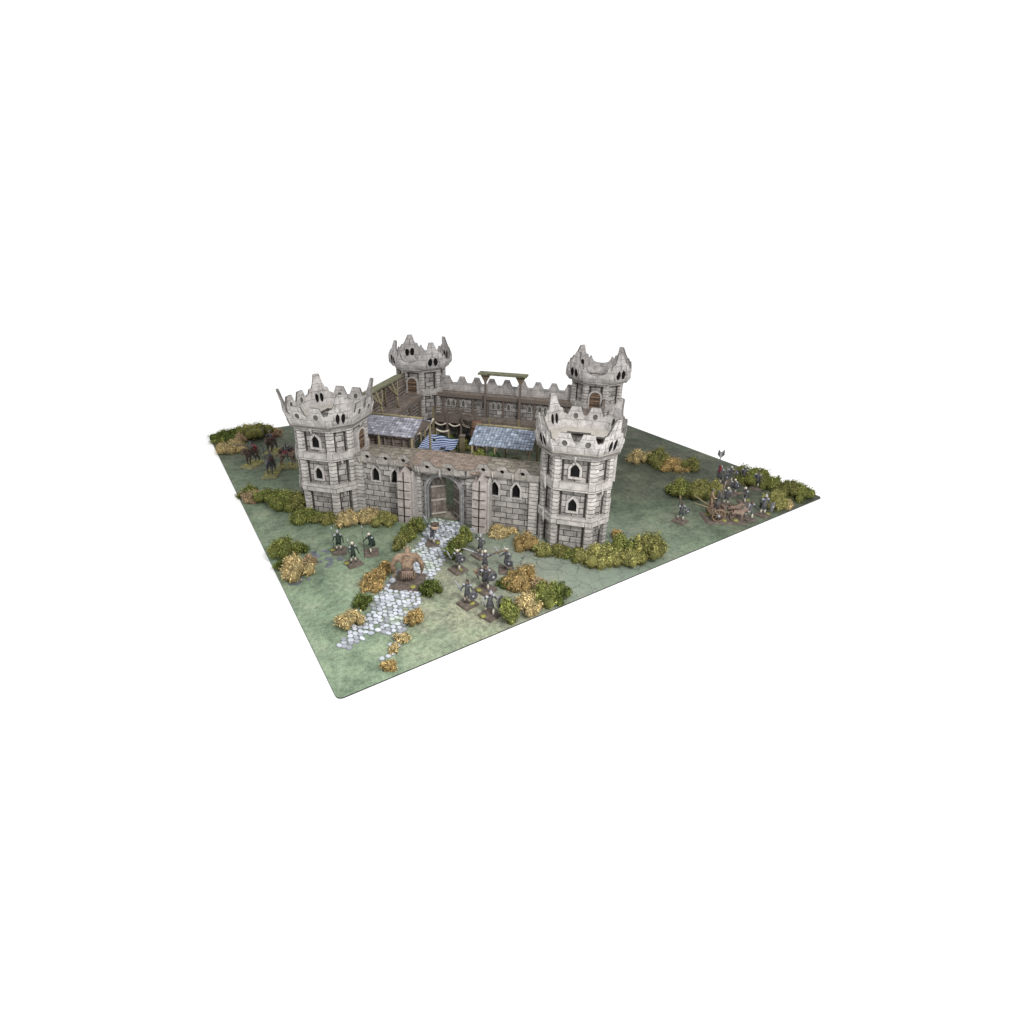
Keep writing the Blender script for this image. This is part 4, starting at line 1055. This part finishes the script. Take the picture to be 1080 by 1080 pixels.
def soldier(label, x, y, rot, pose, gear, body='armour', baserot=0.0, tufts=((.05, -.075),), group=None, sc=1.0, name='miniature_soldier', legs='bone', bsz=.108):
    t = thing(name, label, 'miniature', (x, y, 0), rot, group); t.scale = (1, 1, 1)
    base(t, bsz, bsz, baserot-rot, tufts)
    f = bpy.data.objects.new('figure', None)
    bo = meshobj('body', body_mesh(pose), M[body], t, (0, 0, BZ)); bo.scale = (sc, sc, sc)
    h = head_of(pose); hc = h*FS
    # tunic / armour skirt, belt, greaves
    mb = MB(); sp = POSE[pose].get('spine', {}); pv = Vector(sp.get('pelvis', (0, 0, .95))); ch = Vector(sp.get('chest', (0, 0, 1.33)))
    mb.tube([(pv+Vector((0, 0, -.26)))*FS, (pv+Vector((0, 0, -.08)))*FS, (pv+Vector((0, 0, .12)))*FS, (ch+Vector((0, 0, .02)))*FS, (ch+Vector((0, 0, .12)))*FS], [.21*FS, .175*FS, .15*FS, .19*FS, .10*FS], 9)
    mb.build('tunic', M['cloth' if body == 'cloth' else 'armour'], bo)
    for sd in 'LR':
        k, a = POSE[pose]['leg'+sd]; k, a = Vector(k), Vector(a)
        mb = MB(); mb.tube([k*FS, lerp(k, a, .5)*FS, a*FS], [.07*FS, .078*FS, .06*FS], 7); mb.build('greave', M[legs], bo)
        mb = MB(); s = 1 if sd == 'L' else -1; mb.ball((ch+Vector((s*.23, 0, .09)))*FS, (.115*FS, .12*FS, .085*FS), 7, 5); mb.build('pauldron', M['steel' if legs == 'bone' else 'armour'], bo)
    face(bo, h)
    for g in gear:
        if g == 'helm':
            mb = MB(); mb.tube([hc+V3(0, .01, -.06), hc+V3(0, .01, .02), hc+V3(0, .01, .09), hc+V3(0, .01, .20)], [.125*FS, .125*FS, .085*FS, .012*FS], 8); mb.build('helmet', M['steel'], bo)
        elif g == 'horns':
            mb = MB(); mb.ball(hc+V3(0, .01, .03), (.13*FS, .13*FS, .10*FS), 8, 5)
            for s in (-1, 1): mb.tube([hc+V3(s*.10, 0, .05), hc+V3(s*.2, 0, .1), hc+V3(s*.22, 0, .24)], [.035*FS, .028*FS, .006*FS], 5)
            mb.build('horned_helmet', M['bone'], bo)
        elif g == 'cap':
            mb = MB(); mb.ball(hc+V3(0, .015, .02), (.125*FS, .125*FS, .105*FS), 8, 5); mb.build('cap', M['bone'], bo)
        elif g == 'hair':
            mb = MB(); mb.ball(hc+V3(0, .03, .0), (.118*FS, .115*FS, .12*FS), 8, 5); mb.tube([hc+V3(0, .1, 0), hc+V3(0, .15, -.2), hc+V3(0, .17, -.36)], [.1*FS, .1*FS, .03*FS], 6); mb.build('hair', M['fur'], bo)
        elif g == 'spear':
            w = wrist(pose, 'R'); mb = MB(); mb.tube([(w.x*FS, w.y*FS, .02), (w.x*FS-.004, w.y*FS-.006, 2.18*FS)], .026*FS, 5); s_ = mb.build('spear', M['armour'], bo)
            mb = MB(); mb.tube([(w.x*FS-.004, w.y*FS-.006, 2.16*FS), (w.x*FS-.004, w.y*FS-.007, 2.26*FS), (w.x*FS-.005, w.y*FS-.008, 2.52*FS)], [.03*FS, .06*FS, .004*FS], 4); mb.build('spearhead', M['steel'], s_)
        elif g in ('sword', 'club', 'axe'):
            w = wrist(pose, 'R')*FS; up = Vector((-.25, -.35, .9)).normalized() if pose != 'arms_out' else Vector((-.95, 0, .32)).normalized()
            mb = MB()
            if g == 'sword': mb.tube([w-up*.03, w+up*.01, w+up*.02, w+up*.15, w+up*.19], [.006, .006, .013, .010, .002], 4)
            elif g == 'club': mb.tube([w-up*.03, w+up*.05, w+up*.13, w+up*.16], [.007, .009, .02, .014], 6)
            else:
                mb.tube([w-up*.06, w+up*.15], .006, 5); sdv = Vector((0, -1, 0)).cross(up).normalized()
                mb.add([w+up*.15+sdv*.005, w+up*.17+sdv*.06, w+up*.08+sdv*.065, w+up*.10+sdv*.005]+[w+up*.15+sdv*.005+Vector((0, .008, 0)), w+up*.17+sdv*.06+Vector((0, .008, 0)), w+up*.08+sdv*.065+Vector((0, .008, 0)), w+up*.10+sdv*.005+Vector((0, .008, 0))], [(0, 1, 2, 3), (7, 6, 5, 4), (0, 4, 5, 1), (1, 5, 6, 2), (2, 6, 7, 3), (3, 7, 4, 0)])
            mb.build(g, M['steel' if g != 'club' else 'wood'], bo)
        elif g == 'blade_l':
            w = wrist(pose, 'L')*FS; up = Vector((.95, 0, .32)).normalized(); mb = MB(); mb.tube([w-up*.03, w+up*.02, w+up*.16, w+up*.19], [.006, .012, .010, .002], 4); mb.build('sword', M['wood'], bo)
        elif g in ('shield', 'kite'):
            w = wrist(pose, 'L')*FS; mb = MB()
            rm = Matrix.Translation(w+Vector((.012, -.02, 0))) @ Matrix.Rotation(math.radians(90), 4, 'X') @ Matrix.Rotation(.5, 4, 'Y')
            if g == 'shield': mb.prism([(.062*math.cos(2*PI*i/12), .062*math.sin(2*PI*i/12)) for i in range(12)], 0, .014, M=rm, k=.85)
            else: mb.prism([(0, -.11), (.05, -.02), (.05, .06), (0, .075), (-.05, .06), (-.05, -.02)], 0, .014, M=rm, k=.88)
            s_ = mb.build('shield', M['armour'], bo)
            mb = MB(); mb.ball(rm @ Vector((0, 0, .014)), .016, 7, 4); mb.build('boss', M['steel'], s_)
        elif g == 'cloak':
            mb = MB(); c0 = (ch+Vector((0, .14, .14)))*FS
            mb.tube([c0, c0+V3(0, .10, -.3), c0+V3(0, .16, -.7), c0+V3(0, .2, -1.0)], [.10*FS, .2*FS, .23*FS, .20*FS], 7); mb.build('cloak', M['cloth'], bo)
        elif g == 'bow':
            w = wrist(pose, 'L')*FS; mb = MB(); mb.tube([w+V3(0, -.05+.16*math.cos(a), .5*math.sin(a)) for a in [-1.2, -.7, -.2, .2, .7, 1.2]], [.004, .006, .007, .007, .006, .004], 5); mb.build('bow', M['wood'], bo)
        elif g == 'crossbow':
            w = wrist(pose, 'L')*FS; mb = MB(); mb.tube([w+V3(-.05, .3, 0), w+V3(0, -.55, .03)], .010, 5); mb.tube([w+V3(-.32, -.28, 0), w+V3(0, -.45, .03), w+V3(.32, -.28, 0)], [.004, .009, .004], 5); mb.build('crossbow', M['wood'], bo)
        elif g == 'banner':
            w = wrist(pose, 'R')*FS; mb = MB(); mb.tube([(w.x, w.y, .01), (w.x, w.y, .60)], .007, 6); p = mb.build('banner_pole', M['armour'], bo)
            mb = MB()
            for s in (-1, 1):
                mb.add([(w.x+s*.012, w.y-.004, .50), (w.x+s*.055, w.y-.004, .55), (w.x+s*.045, w.y-.004, .64), (w.x+s*.012, w.y-.004, .60)]+[(w.x+s*.012, w.y+.006, .50), (w.x+s*.055, w.y+.006, .55), (w.x+s*.045, w.y+.006, .64), (w.x+s*.012, w.y+.006, .60)],
                       [(0, 1, 2, 3), (7, 6, 5, 4), (0, 4, 5, 1), (1, 5, 6, 2), (2, 6, 7, 3), (3, 7, 4, 0)])
            mb.build('winged_finial', M['armour'], p)
            mb = MB(); n_ = 6
            vs = [Vector((w.x+.01+.045*i/n_, w.y+.012*math.sin(i*1.4), z)) for z in (.36, .24) for i in range(n_+1)]
            mb.add(vs+[v+Vector((0, .006, 0)) for v in vs], [(i, i+1, n_+2+i, n_+1+i) for i in range(n_)]+[(2*n_+2+i, 3*n_+3+i, 3*n_+4+i, 2*n_+3+i) for i in range(n_)]); mb.build('banner_cloth', M['red'], p)
        elif g == 'bundle':
            mb = MB(); mb.ball(V3(.30, -.30, 1.75), (.062, .055, .06), 9, 7); mb.ball(V3(.34, -.42, 1.72), (.03, .03, .028), 7, 5)
            b_ = mb.build('trophy_head', M['flesh'], bo)
            mb = MB(); mb.ball(V3(.30, -.26, 1.84), (.066, .06, .045), 9, 6)
            for s in (-1, 1): mb.tube([V3(.30+s*.2, -.28, 1.88), V3(.30+s*.3, -.28, 2.0), V3(.30+s*.26, -.3, 2.16)], [.016, .012, .003], 5)
            mb.build('fur', M['fur'], b_)
    return t
LS = 'spearmen left of the path'
cam = math.radians(-33)
soldier('miniature spearman farthest left of three on the left grass, dark green tunic', .93, 2.75, math.radians(-20), 'stand', ['spear', 'helm', 'cloak'], 'cloth', math.radians(-15), ((-.09, .02),), LS)
soldier('miniature spearman nearest the viewer of the three on the left grass', 1.00, 2.32, math.radians(-5), 'stand', ['spear', 'cap'], 'cloth', math.radians(5), ((-.09, .03),), LS)
soldier('miniature spearman with white cap right of the other two on the left grass, stepping forward', 1.32, 2.46, math.radians(-60), 'stride', ['spear', 'cap', 'cloak'], 'cloth', math.radians(-18), (), LS)
soldier('dark miniature warrior holding up a shaggy horned trophy head on the cobbled path', 2.21, 2.22, math.radians(-40), 'raise', ['bundle', 'hair', 'sword'], 'armour', math.radians(-33), ((.08, .0),), None, name='miniature_warrior')
RW = 'warriors right of the path'
soldier('miniature warrior with small round shield beside the dark bush at the path edge', 2.19, 1.40, math.radians(-40), 'stride', ['shield', 'horns', 'sword'], 'armour', math.radians(10), ((.0, -.04),), RW, name='miniature_warrior')
soldier('miniature warrior with raised axe nearest the right gate buttress', 2.66, 1.56, math.radians(-30), 'raise', ['helm', 'axe'], 'armour', math.radians(10), (), RW, name='miniature_warrior')
soldier('miniature warrior with two blades spread wide to both sides', 2.49, 1.16, math.radians(-35), 'arms_out', ['sword', 'blade_l', 'cap'], 'armour', math.radians(10), (), RW, name='miniature_warrior')
soldier('bulky dark miniature warrior in cloak and pale boots, in the middle of the warband', 2.27, .80, math.radians(-30), 'stride', ['shield', 'cloak', 'club', 'hair'], 'armour', math.radians(15), ((-.09, .03),), RW, 1.15, name='miniature_warrior', bsz=.12)
soldier('miniature warrior standing apart on the right of the warband, pale helmet', 2.77, 1.04, math.radians(-70), 'stand', ['horns', 'sword', 'shield'], 'armour', math.radians(-33), ((.05, -.08),), RW, name='miniature_warrior')
soldier('miniature warrior with black round shield and pale legs, front left of the warband', 1.91, .66, math.radians(-45), 'stand', ['shield', 'hair', 'sword'], 'armour', math.radians(12), ((.03, -.06),), RW, 1.05, name='miniature_warrior')
soldier('miniature warrior with long shield nearest the front edge of the mat', 2.03, .32, math.radians(-10), 'stride', ['kite', 'helm', 'sword'], 'armour', math.radians(15), ((-.09, .02),), RW, 1.08, name='miniature_warrior')
TG = 'soldiers at the right corner of the mat'
soldier('lone dark miniature warrior at the left of the chariot, arm raised', 6.08, .74, math.radians(-30), 'raise', ['hair', 'club', 'shield'], 'armour', math.radians(10), (), TG)
soldier('miniature standard bearer with tall pole and small red banner', 7.91, 1.34, math.radians(-40), 'stand', ['banner', 'helm', 'kite'], 'armour', math.radians(-20), ((.02, -.07),), TG, 1.15)
soldier('miniature soldier in pale helmet between the standard bearer and the big bush', 8.20, 1.32, math.radians(-30), 'stride', ['cap', 'sword', 'shield'], 'armour', math.radians(-25), ((.06, -.05),), TG)
soldier('miniature soldier with cloak right of the standard bearer, half hidden by his neighbour', 8.42, 1.16, math.radians(-50), 'stand', ['helm', 'spear', 'cloak'], 'armour', math.radians(-25), (), TG)
soldier('crouching miniature with a round shield behind the chariot crew', 7.80, .96, math.radians(-40), 'crouch', ['shield', 'cap'], 'armour', math.radians(-10), (), TG)
soldier('dark miniature archer in front of the largest right back bush', 8.42, .88, math.radians(-60), 'stand', ['bow', 'hair', 'cloak'], 'armour', math.radians(30), (), TG)
soldier('miniature crossbowman aiming left, on a base with a lime tuft', 7.65, .59, math.radians(-110), 'crouch', ['crossbow', 'cap'], 'armour', math.radians(-25), ((.09, .06),), TG)
soldier('miniature swordsman on the reddish base in front of the crossbowman', 7.15, .19, math.radians(-20), 'stride', ['hair', 'sword'], 'armour', math.radians(-8), (), TG)
soldier('dark miniature soldier closest to the right front edge of the mat', 7.49, .15, math.radians(-30), 'stand', ['helm', 'cloak', 'kite'], 'armour', math.radians(5), ((.08, -.06),), TG, 1.1)
soldier('miniature pikeman close behind the chariot, pole slanting up', 7.27, .72, math.radians(-60), 'stand', ['spear', 'cap'], 'armour', math.radians(-15), (), TG)

# the hulking ogre, seen from behind, on its big square base
og = thing('ogre_miniature', 'hulking tan-skinned ogre miniature on a large square base on the cobbled path', 'miniature', (1.47, 1.50, 0), math.radians(152))
base(og, .215, .215, TH-math.radians(152)+.08, ((.11, -.13),), tr=.05)
OJ = {'pelvis': (0, .02, .62, .20), 'belly': (0, -.02, .84, .23), 'chest': (0, -.06, 1.12, .27), 'hump': (0, .03, 1.25, .20), 'neck': (0, -.2, 1.34, .14), 'head0': (0, -.28, 1.44, .13), 'head1': (0, -.34, 1.58, .125)}
OB = [('pelvis', 'belly'), ('belly', 'chest'), ('chest', 'hump'), ('chest', 'neck'), ('neck', 'head0'), ('head0', 'head1')]
for sd, s in (('L', 1), ('R', -1)):
    el, wr = Vector((s*.68, -.02, .88)), Vector((s*.66, -.16, .48)); d = (wr-el).normalized(); palm = wr+d*.10
    OJ.update({'sh'+sd: (s*.44, -.0, 1.29, .225), 'up'+sd: (s*.58, -.0, 1.09, .15), 'el'+sd: (*el, .115), 'fo'+sd: (*lerp(el, wr, .45), .135), 'wr'+sd: (*wr, .085), 'pa'+sd: (*palm, .085)})
    OB += [('chest', 'sh'+sd), ('sh'+sd, 'up'+sd), ('up'+sd, 'el'+sd), ('el'+sd, 'fo'+sd), ('fo'+sd, 'wr'+sd), ('wr'+sd, 'pa'+sd)]
    for i, off in enumerate((-.07, -.024, .024, .07)):
        b0 = palm+d*.06+Vector((0, off, 0)); b1 = b0+d*.07+Vector((-s*.02, 0, 0)); b2 = b1+Vector((-s*.055, 0, -.02))
        OJ.update({'f%da%s' % (i, sd): (*b0, .03), 'f%db%s' % (i, sd): (*b1, .027), 'f%dc%s' % (i, sd): (*b2, .022)})
        OB += [('pa'+sd, 'f%da%s' % (i, sd)), ('f%da%s' % (i, sd), 'f%db%s' % (i, sd)), ('f%db%s' % (i, sd), 'f%dc%s' % (i, sd))]
    t0 = palm+Vector((-s*.02, -.10, .0)); OJ.update({'ta'+sd: (*t0, .034), 'tb'+sd: (*(t0+d*.07+Vector((-s*.03, -.01, 0))), .024)}); OB += [('pa'+sd, 'ta'+sd), ('ta'+sd, 'tb'+sd)]
    OJ.update({'hip'+sd: (s*.16, 0, .54, .17), 'kn'+sd: (s*.24, -.12, .32, .13), 'an'+sd: (s*.25, 0, .08, .10), 'toe'+sd: (s*.29, -.2, .05, .08)})
    OB += [('pelvis', 'hip'+sd), ('hip'+sd, 'kn'+sd), ('kn'+sd, 'an'+sd), ('an'+sd, 'toe'+sd)]
ob = meshobj('body', skin('ogre_body', OJ, OB, 'pelvis', 1, .29), M['skin'], og, (0, 0, .03))
q = Vector((0, -.355, 1.56))*.29
mb = MB()
for s in (-1, 1): mb.ball(q+Vector((s*.017, -.036, .004)), .006, 6, 4)
mb.ball(q+Vector((0, -.044, -.01)), (.009, .012, .011), 6, 4); mb.box(q.x-.018, q.x+.018, q.y-.044, q.y-.03, q.z-.032, q.z-.026)
for s in (-1, 1): mb.ball(q+Vector((s*.042, .0, 0)), (.008, .012, .018), 6, 4)
mb.build('face', M['flesh'], ob)
mb = MB(); mb.tube([(0, .005, .09), (0, .004, .16), (0, 0, .20), (0, -.005, .225)], [.085, .078, .080, .06], 10); mb.build('loincloth', M['fur'], ob)
mb = MB()
for k in range(6): mb.tube([(-.06+.024*k, .075, .20), (-.065+.026*k, .083, .12), (-.068+.027*k, .082, .06)], [.015, .014, .004], 5)
mb.build('hide_strips', M['hide'], ob)
mb = MB(); mb.tube([(.16, -.10, .13), (.19, -.04, .07), (.21, .04, .03)], [.014, .018, .02], 6); w_ = mb.build('maul', M['wood'], ob)
mb = MB(); mb.ball((.205, .04, .035), (.05, .045, .04), 8, 6); mb.build('stone_head', M['steel'], w_)

# beasts
def beast_mesh(name, s, bulk=1.0, snout=.2):
    J = {'rump': (0, .42, .78, .20*bulk), 'loin': (0, .15, .80, .19*bulk), 'rib': (0, -.15, .80, .24*bulk), 'breast': (0, -.38, .84, .21*bulk), 'neck': (0, -.58, 1.0, .14*bulk), 'poll': (0, -.74, 1.14, .12*bulk),
         'muzzle': (0, -.74-snout, 1.02, .085*bulk), 'nose': (0, -.82-snout, .97, .06*bulk), 'tail0': (0, .62, .84, .05), 'tail1': (0, .76, .68, .035), 'tail2': (0, .80, .46, .02)}
    B = [('loin', 'rump'), ('loin', 'rib'), ('rib', 'breast'), ('breast', 'neck'), ('neck', 'poll'), ('poll', 'muzzle'), ('muzzle', 'nose'), ('rump', 'tail0'), ('tail0', 'tail1'), ('tail1', 'tail2')]
    for sd, sg in (('L', 1), ('R', -1)):
        lift = .08 if sd == 'L' else 0
        J.update({'hip'+sd: (sg*.14, .40, .66, .15*bulk), 'stifle'+sd: (sg*.16, .26, .52, .10*bulk), 'hock'+sd: (sg*.15, .50, .30, .055), 'hfet'+sd: (sg*.15, .44, .08, .045), 'hhoof'+sd: (sg*.15, .38, .03, .055),
                  'sho'+sd: (sg*.15, -.34, .66, .12*bulk), 'knee'+sd: (sg*.15, -.38-lift, .36, .06), 'ffet'+sd: (sg*.15, -.34-lift, .09+lift*.5, .045), 'fhoof'+sd: (sg*.15, -.40-lift, .03+lift*.5, .055), 'ear0'+sd: (sg*.08, -.70, 1.24, .04), 'ear1'+sd: (sg*.11, -.68, 1.36, .012)})
        B += [('rump', 'hip'+sd), ('hip'+sd, 'stifle'+sd), ('stifle'+sd, 'hock'+sd), ('hock'+sd, 'hfet'+sd), ('hfet'+sd, 'hhoof'+sd), ('breast', 'sho'+sd), ('sho'+sd, 'knee'+sd), ('knee'+sd, 'ffet'+sd), ('ffet'+sd, 'fhoof'+sd), ('poll', 'ear0'+sd), ('ear0'+sd, 'ear1'+sd)]
    return skin(name, J, B, 'loin', 1, s)
HORSE = beast_mesh('war_beast_body', .29)
BOAR = beast_mesh('boar_body', .17, 1.25, .12)
def rider(label, x, y, rot, baserot, gear, bmat, extra=None):
    t = thing('mounted_miniature', label, 'miniature', (x, y, 0), rot, 'dark cavalry in the left corner')
    base(t, .15, .24, baserot, ((.05, .12), (-.06, -.12), (.07, -.03), (-.07, .08)), 'moss', .055)
    bo = meshobj('mount', HORSE, M[bmat], t, (0, 0, .03))
    mb = MB(); mb.tube([(0, -.16, .33), (0, -.12, .32), (0, -.07, .29)], [.012, .03, .02], 5)
    for k in range(5): mb.tube([(0, -.20+.03*k, .355-.018*k), (.0, -.185+.03*k, .40-.016*k)], [.012, .003], 4)
    mb.build('mane', M['fur'], bo)
    mb = MB(); mb.ball((0, .02, .285), (.062, .075, .03), 8, 5); mb.build('saddle', M['red'], bo)
    r = meshobj('rider', body_mesh('ride'), M['armour'], t, (0, .01, .03+.285-.86*FS))
    h = head_of('ride'); hc = h*FS
    face(r, h)
    mb = MB(); mb.ball(hc+V3(0, .01, .03), (.13*FS, .13*FS, .11*FS), 8, 5)
    for s in (-1, 1): mb.tube([hc+V3(s*.1, 0, .06), hc+V3(s*.2, 0, .15), hc+V3(s*.16, 0, .32)], [.034*FS, .028*FS, .006*FS], 5)
    mb.build('helmet', M['armour'], r)
    mb = MB(); c0 = V3(0, .15, 1.45); mb.tube([c0, c0+V3(0, .22, -.25), c0+V3(0, .42, -.5), c0+V3(0, .6, -.62)], [.09*FS, .2*FS, .26*FS, .2*FS], 7); mb.build('cloak', M['fur' if extra != 'red' else 'red'], r)
    w = wrist('ride', 'R')*FS
    mb = MB()
    if 'lance' in gear: mb.tube([w+Vector((.02, .13, -.05)), w+Vector((-.04, -.28, .12))], .008, 5)
    elif 'scythe' in gear: mb.tube([w-Vector((0, 0, .1)), w+Vector((0, 0, .2)), w+Vector((-.03, -.06, .25)), w+Vector((-.06, -.14, .23))], [.007, .008, .012, .003], 5)
    else: mb.tube([w-Vector((0, 0, .03)), w+Vector((-.03, -.04, .15)), w+Vector((-.04, -.06, .19))], [.007, .012, .003], 4)
    mb.build('weapon', M['armour'], r)
    w = wrist('ride', 'L')*FS; mb = MB(); rm = Matrix.Translation(w+Vector((.03, .02, 0))) @ Matrix.Rotation(math.radians(90), 4, 'Y')
    mb.prism([(.065*math.cos(2*PI*i/10), .065*math.sin(2*PI*i/10)) for i in range(10)], 0, .014, M=rm, k=.85); mb.build('shield', M['fur'], r)
    return t
rider('mounted dark miniature with dull reddish cloak, leftmost of the cavalry', .53, 6.94, math.radians(-50), 0, ['lance'], 'fur', 'red')
rider('mounted dark miniature nearest the viewer among the cavalry, on a mossy base', .74, 6.25, math.radians(-25), 0, ['scythe'], 'armour')
rider('mounted dark miniature just left of the front left tower, rightmost of the cavalry', 1.11, 6.48, math.radians(60), 0, ['lance'], 'hide')
rider('mounted reddish-black miniature rearmost of the cavalry near the tan tufts', 1.02, 7.45, math.radians(-35), 0, ['sword'], 'fur', 'red')

# chariot drawn by two boars
ch = thing('chariot_miniature', 'miniature war chariot with spoked wheels, crew and two boars on a long flat base', 'miniature', (6.78, .42, 0), math.radians(56)); ch.scale = (1.1, 1.1, 1.1)
base(ch, .18, .31, 0, ((-.1, .02), (-.09, -.16), (.08, .2)), 'brown', .05)
mb = MB(); mb.box(-.10, .10, .02, .24, .12, .14)
cb = mb.build('chariot_bed', M['wood'], ch)
mb = MB()
for k in range(6):
    for s in (-1, 1): mb.box(*sorted((s*.10, s*.085)), .03+.035*k, .055+.035*k, .142, .20+.015*(k % 3))
for k in range(5): mb.box(-.08+.035*k, -.055+.035*k, .02, .034, .142, .22+.012*(k % 2))
mb.build('chariot_side', M['hide'], ch)
mb = MB(); mb.tube([(0, .05, .12), (0, -.10, .12), (0, -.26, .15)], [.012, .011, .009], 5); mb.build('draught_pole', M['olivewood'], ch)
for s in (-1, 1):
    mb = MB(); R_ = .095
    mb.tube([(s*.135, .13+R_*math.cos(a), .125+R_*math.sin(a)) for a in [2*PI*i/16 for i in range(17)]], .013, 5, cap=False); wh = mb.build('wheel', M['wood'], ch)
    for i in range(4):
        a = PI*i/4; mb = MB(); mb.tube([(s*.135, .13-R_*math.cos(a), .125-R_*math.sin(a)), (s*.135, .13+R_*math.cos(a), .125+R_*math.sin(a))], .008, 4); mb.build('spoke', M['wood'], wh)
    mb = MB(); mb.tube([(s*.10, .13, .125), (s*.17, .13, .125)], [.024, .016], 8); mb.build('hub', M['steel'], wh)
for s in (-1, 1):
    b_ = meshobj('boar', BOAR, M['hide'], ch, (s*.075, -.17, .03))
    mb = MB()
    for q in (-1, 1): mb.tube([(q*.02, -.14, .155), (q*.035, -.165, .16), (q*.035, -.165, .185)], [.008, .007, .002], 5)
    mb.build('tusk', M['bone'], b_)
    mb = MB()
    for k in range(8): mb.tube([(0, -.09+.025*k, .17), (0, -.08+.025*k, .205)], [.010, .002], 4)
    mb.build('bristles', M['fur'], b_)
for (x, y, pose, mt, gear) in ((0, .13, 'raise', 'armour', 'axe'), (.055, .2, 'stand', 'skin', 'spear')):
    c_ = meshobj('crew', body_mesh(pose), M[mt], ch, (x, y, .142))
    face(c_, head_of(pose)); hc = head_of(pose)*FS
    mb = MB(); mb.ball(hc+V3(0, .02, .03), (.125*FS, .125*FS, .11*FS), 8, 5); mb.build('helmet', M['armour'], c_)
    w = wrist(pose, 'R')*FS; mb = MB(); mb.tube([w-Vector((0, 0, .08)), w+Vector((-.03, -.02, .22))], .007, 5); mb.build('weapon', M['wood'], c_)
mb = MB(); mb.tube([(.05, .22, .20), (.20, .42, .30)], [.012, .010], 5); mb.tube([(-.02, .24, .2), (.06, .46, .24)], [.010, .009], 5); mb.build('bolt_beam', M['olivewood'], ch)

# ---------------------------------------------------------------- camera, light, world
p_ = dict(f=574.985, cx=517.679, cy=494.613, pitch=.3988, roll=-.0158, yaw=.576, loc=(-.9997, -4.322, 4.3159))
cp, sp_ = math.cos(p_['pitch']), math.sin(p_['pitch']); cw, sw = math.cos(p_['yaw']), math.sin(p_['yaw'])
fwd = Vector((sw*cp, cw*cp, -sp_)); right = Vector((cw, -sw, 0)); down = fwd.cross(right)
cr, sr = math.cos(p_['roll']), math.sin(p_['roll'])
r2 = right*cr+down*sr; d2 = down*cr-right*sr
cd = bpy.data.cameras.new('camera'); co = bpy.data.objects.new('camera', cd); C.objects.link(co)
mw = Matrix(((r2.x, -d2.x, -fwd.x, p_['loc'][0]), (r2.y, -d2.y, -fwd.y, p_['loc'][1]), (r2.z, -d2.z, -fwd.z, p_['loc'][2]), (0, 0, 0, 1)))
co.matrix_world = mw
cd.sensor_fit = 'HORIZONTAL'; cd.sensor_width = 36; cd.lens = p_['f']/1080*36
cd.shift_x = (540-p_['cx'])/1080; cd.shift_y = (p_['cy']-540)/1080
cd.clip_start = .05; cd.clip_end = 2000
scene.camera = co

w = bpy.data.worlds.new('World'); scene.world = w; w.use_nodes = True
bg = w.node_tree.nodes['Background']; bg.inputs[0].default_value = (1, 1, 1, 1); bg.inputs[1].default_value = 1.1
# one large soft lamp high at the front right, as in a tabletop photo set
ld = bpy.data.lights.new('softbox', 'AREA'); lo = bpy.data.objects.new('softbox', ld); C.objects.link(lo)
ld.shape = 'DISK'; ld.size = 1.7; ld.energy = 840; ld.color = (1, .985, .96)
lo.location = (2.2, -5.2, 7.2)
lo.rotation_euler = (Vector((2.6, 2.2, 0))-lo.location).to_track_quat('-Z', 'Y').to_euler()
scene.view_settings.view_transform = 'Standard'; scene.view_settings.look = 'None'
scene.view_settings.exposure = 0; scene.view_settings.gamma = 1; scene.view_settings.use_curve_mapping = False
scene.render.resolution_x = scene.render.resolution_y = 1024
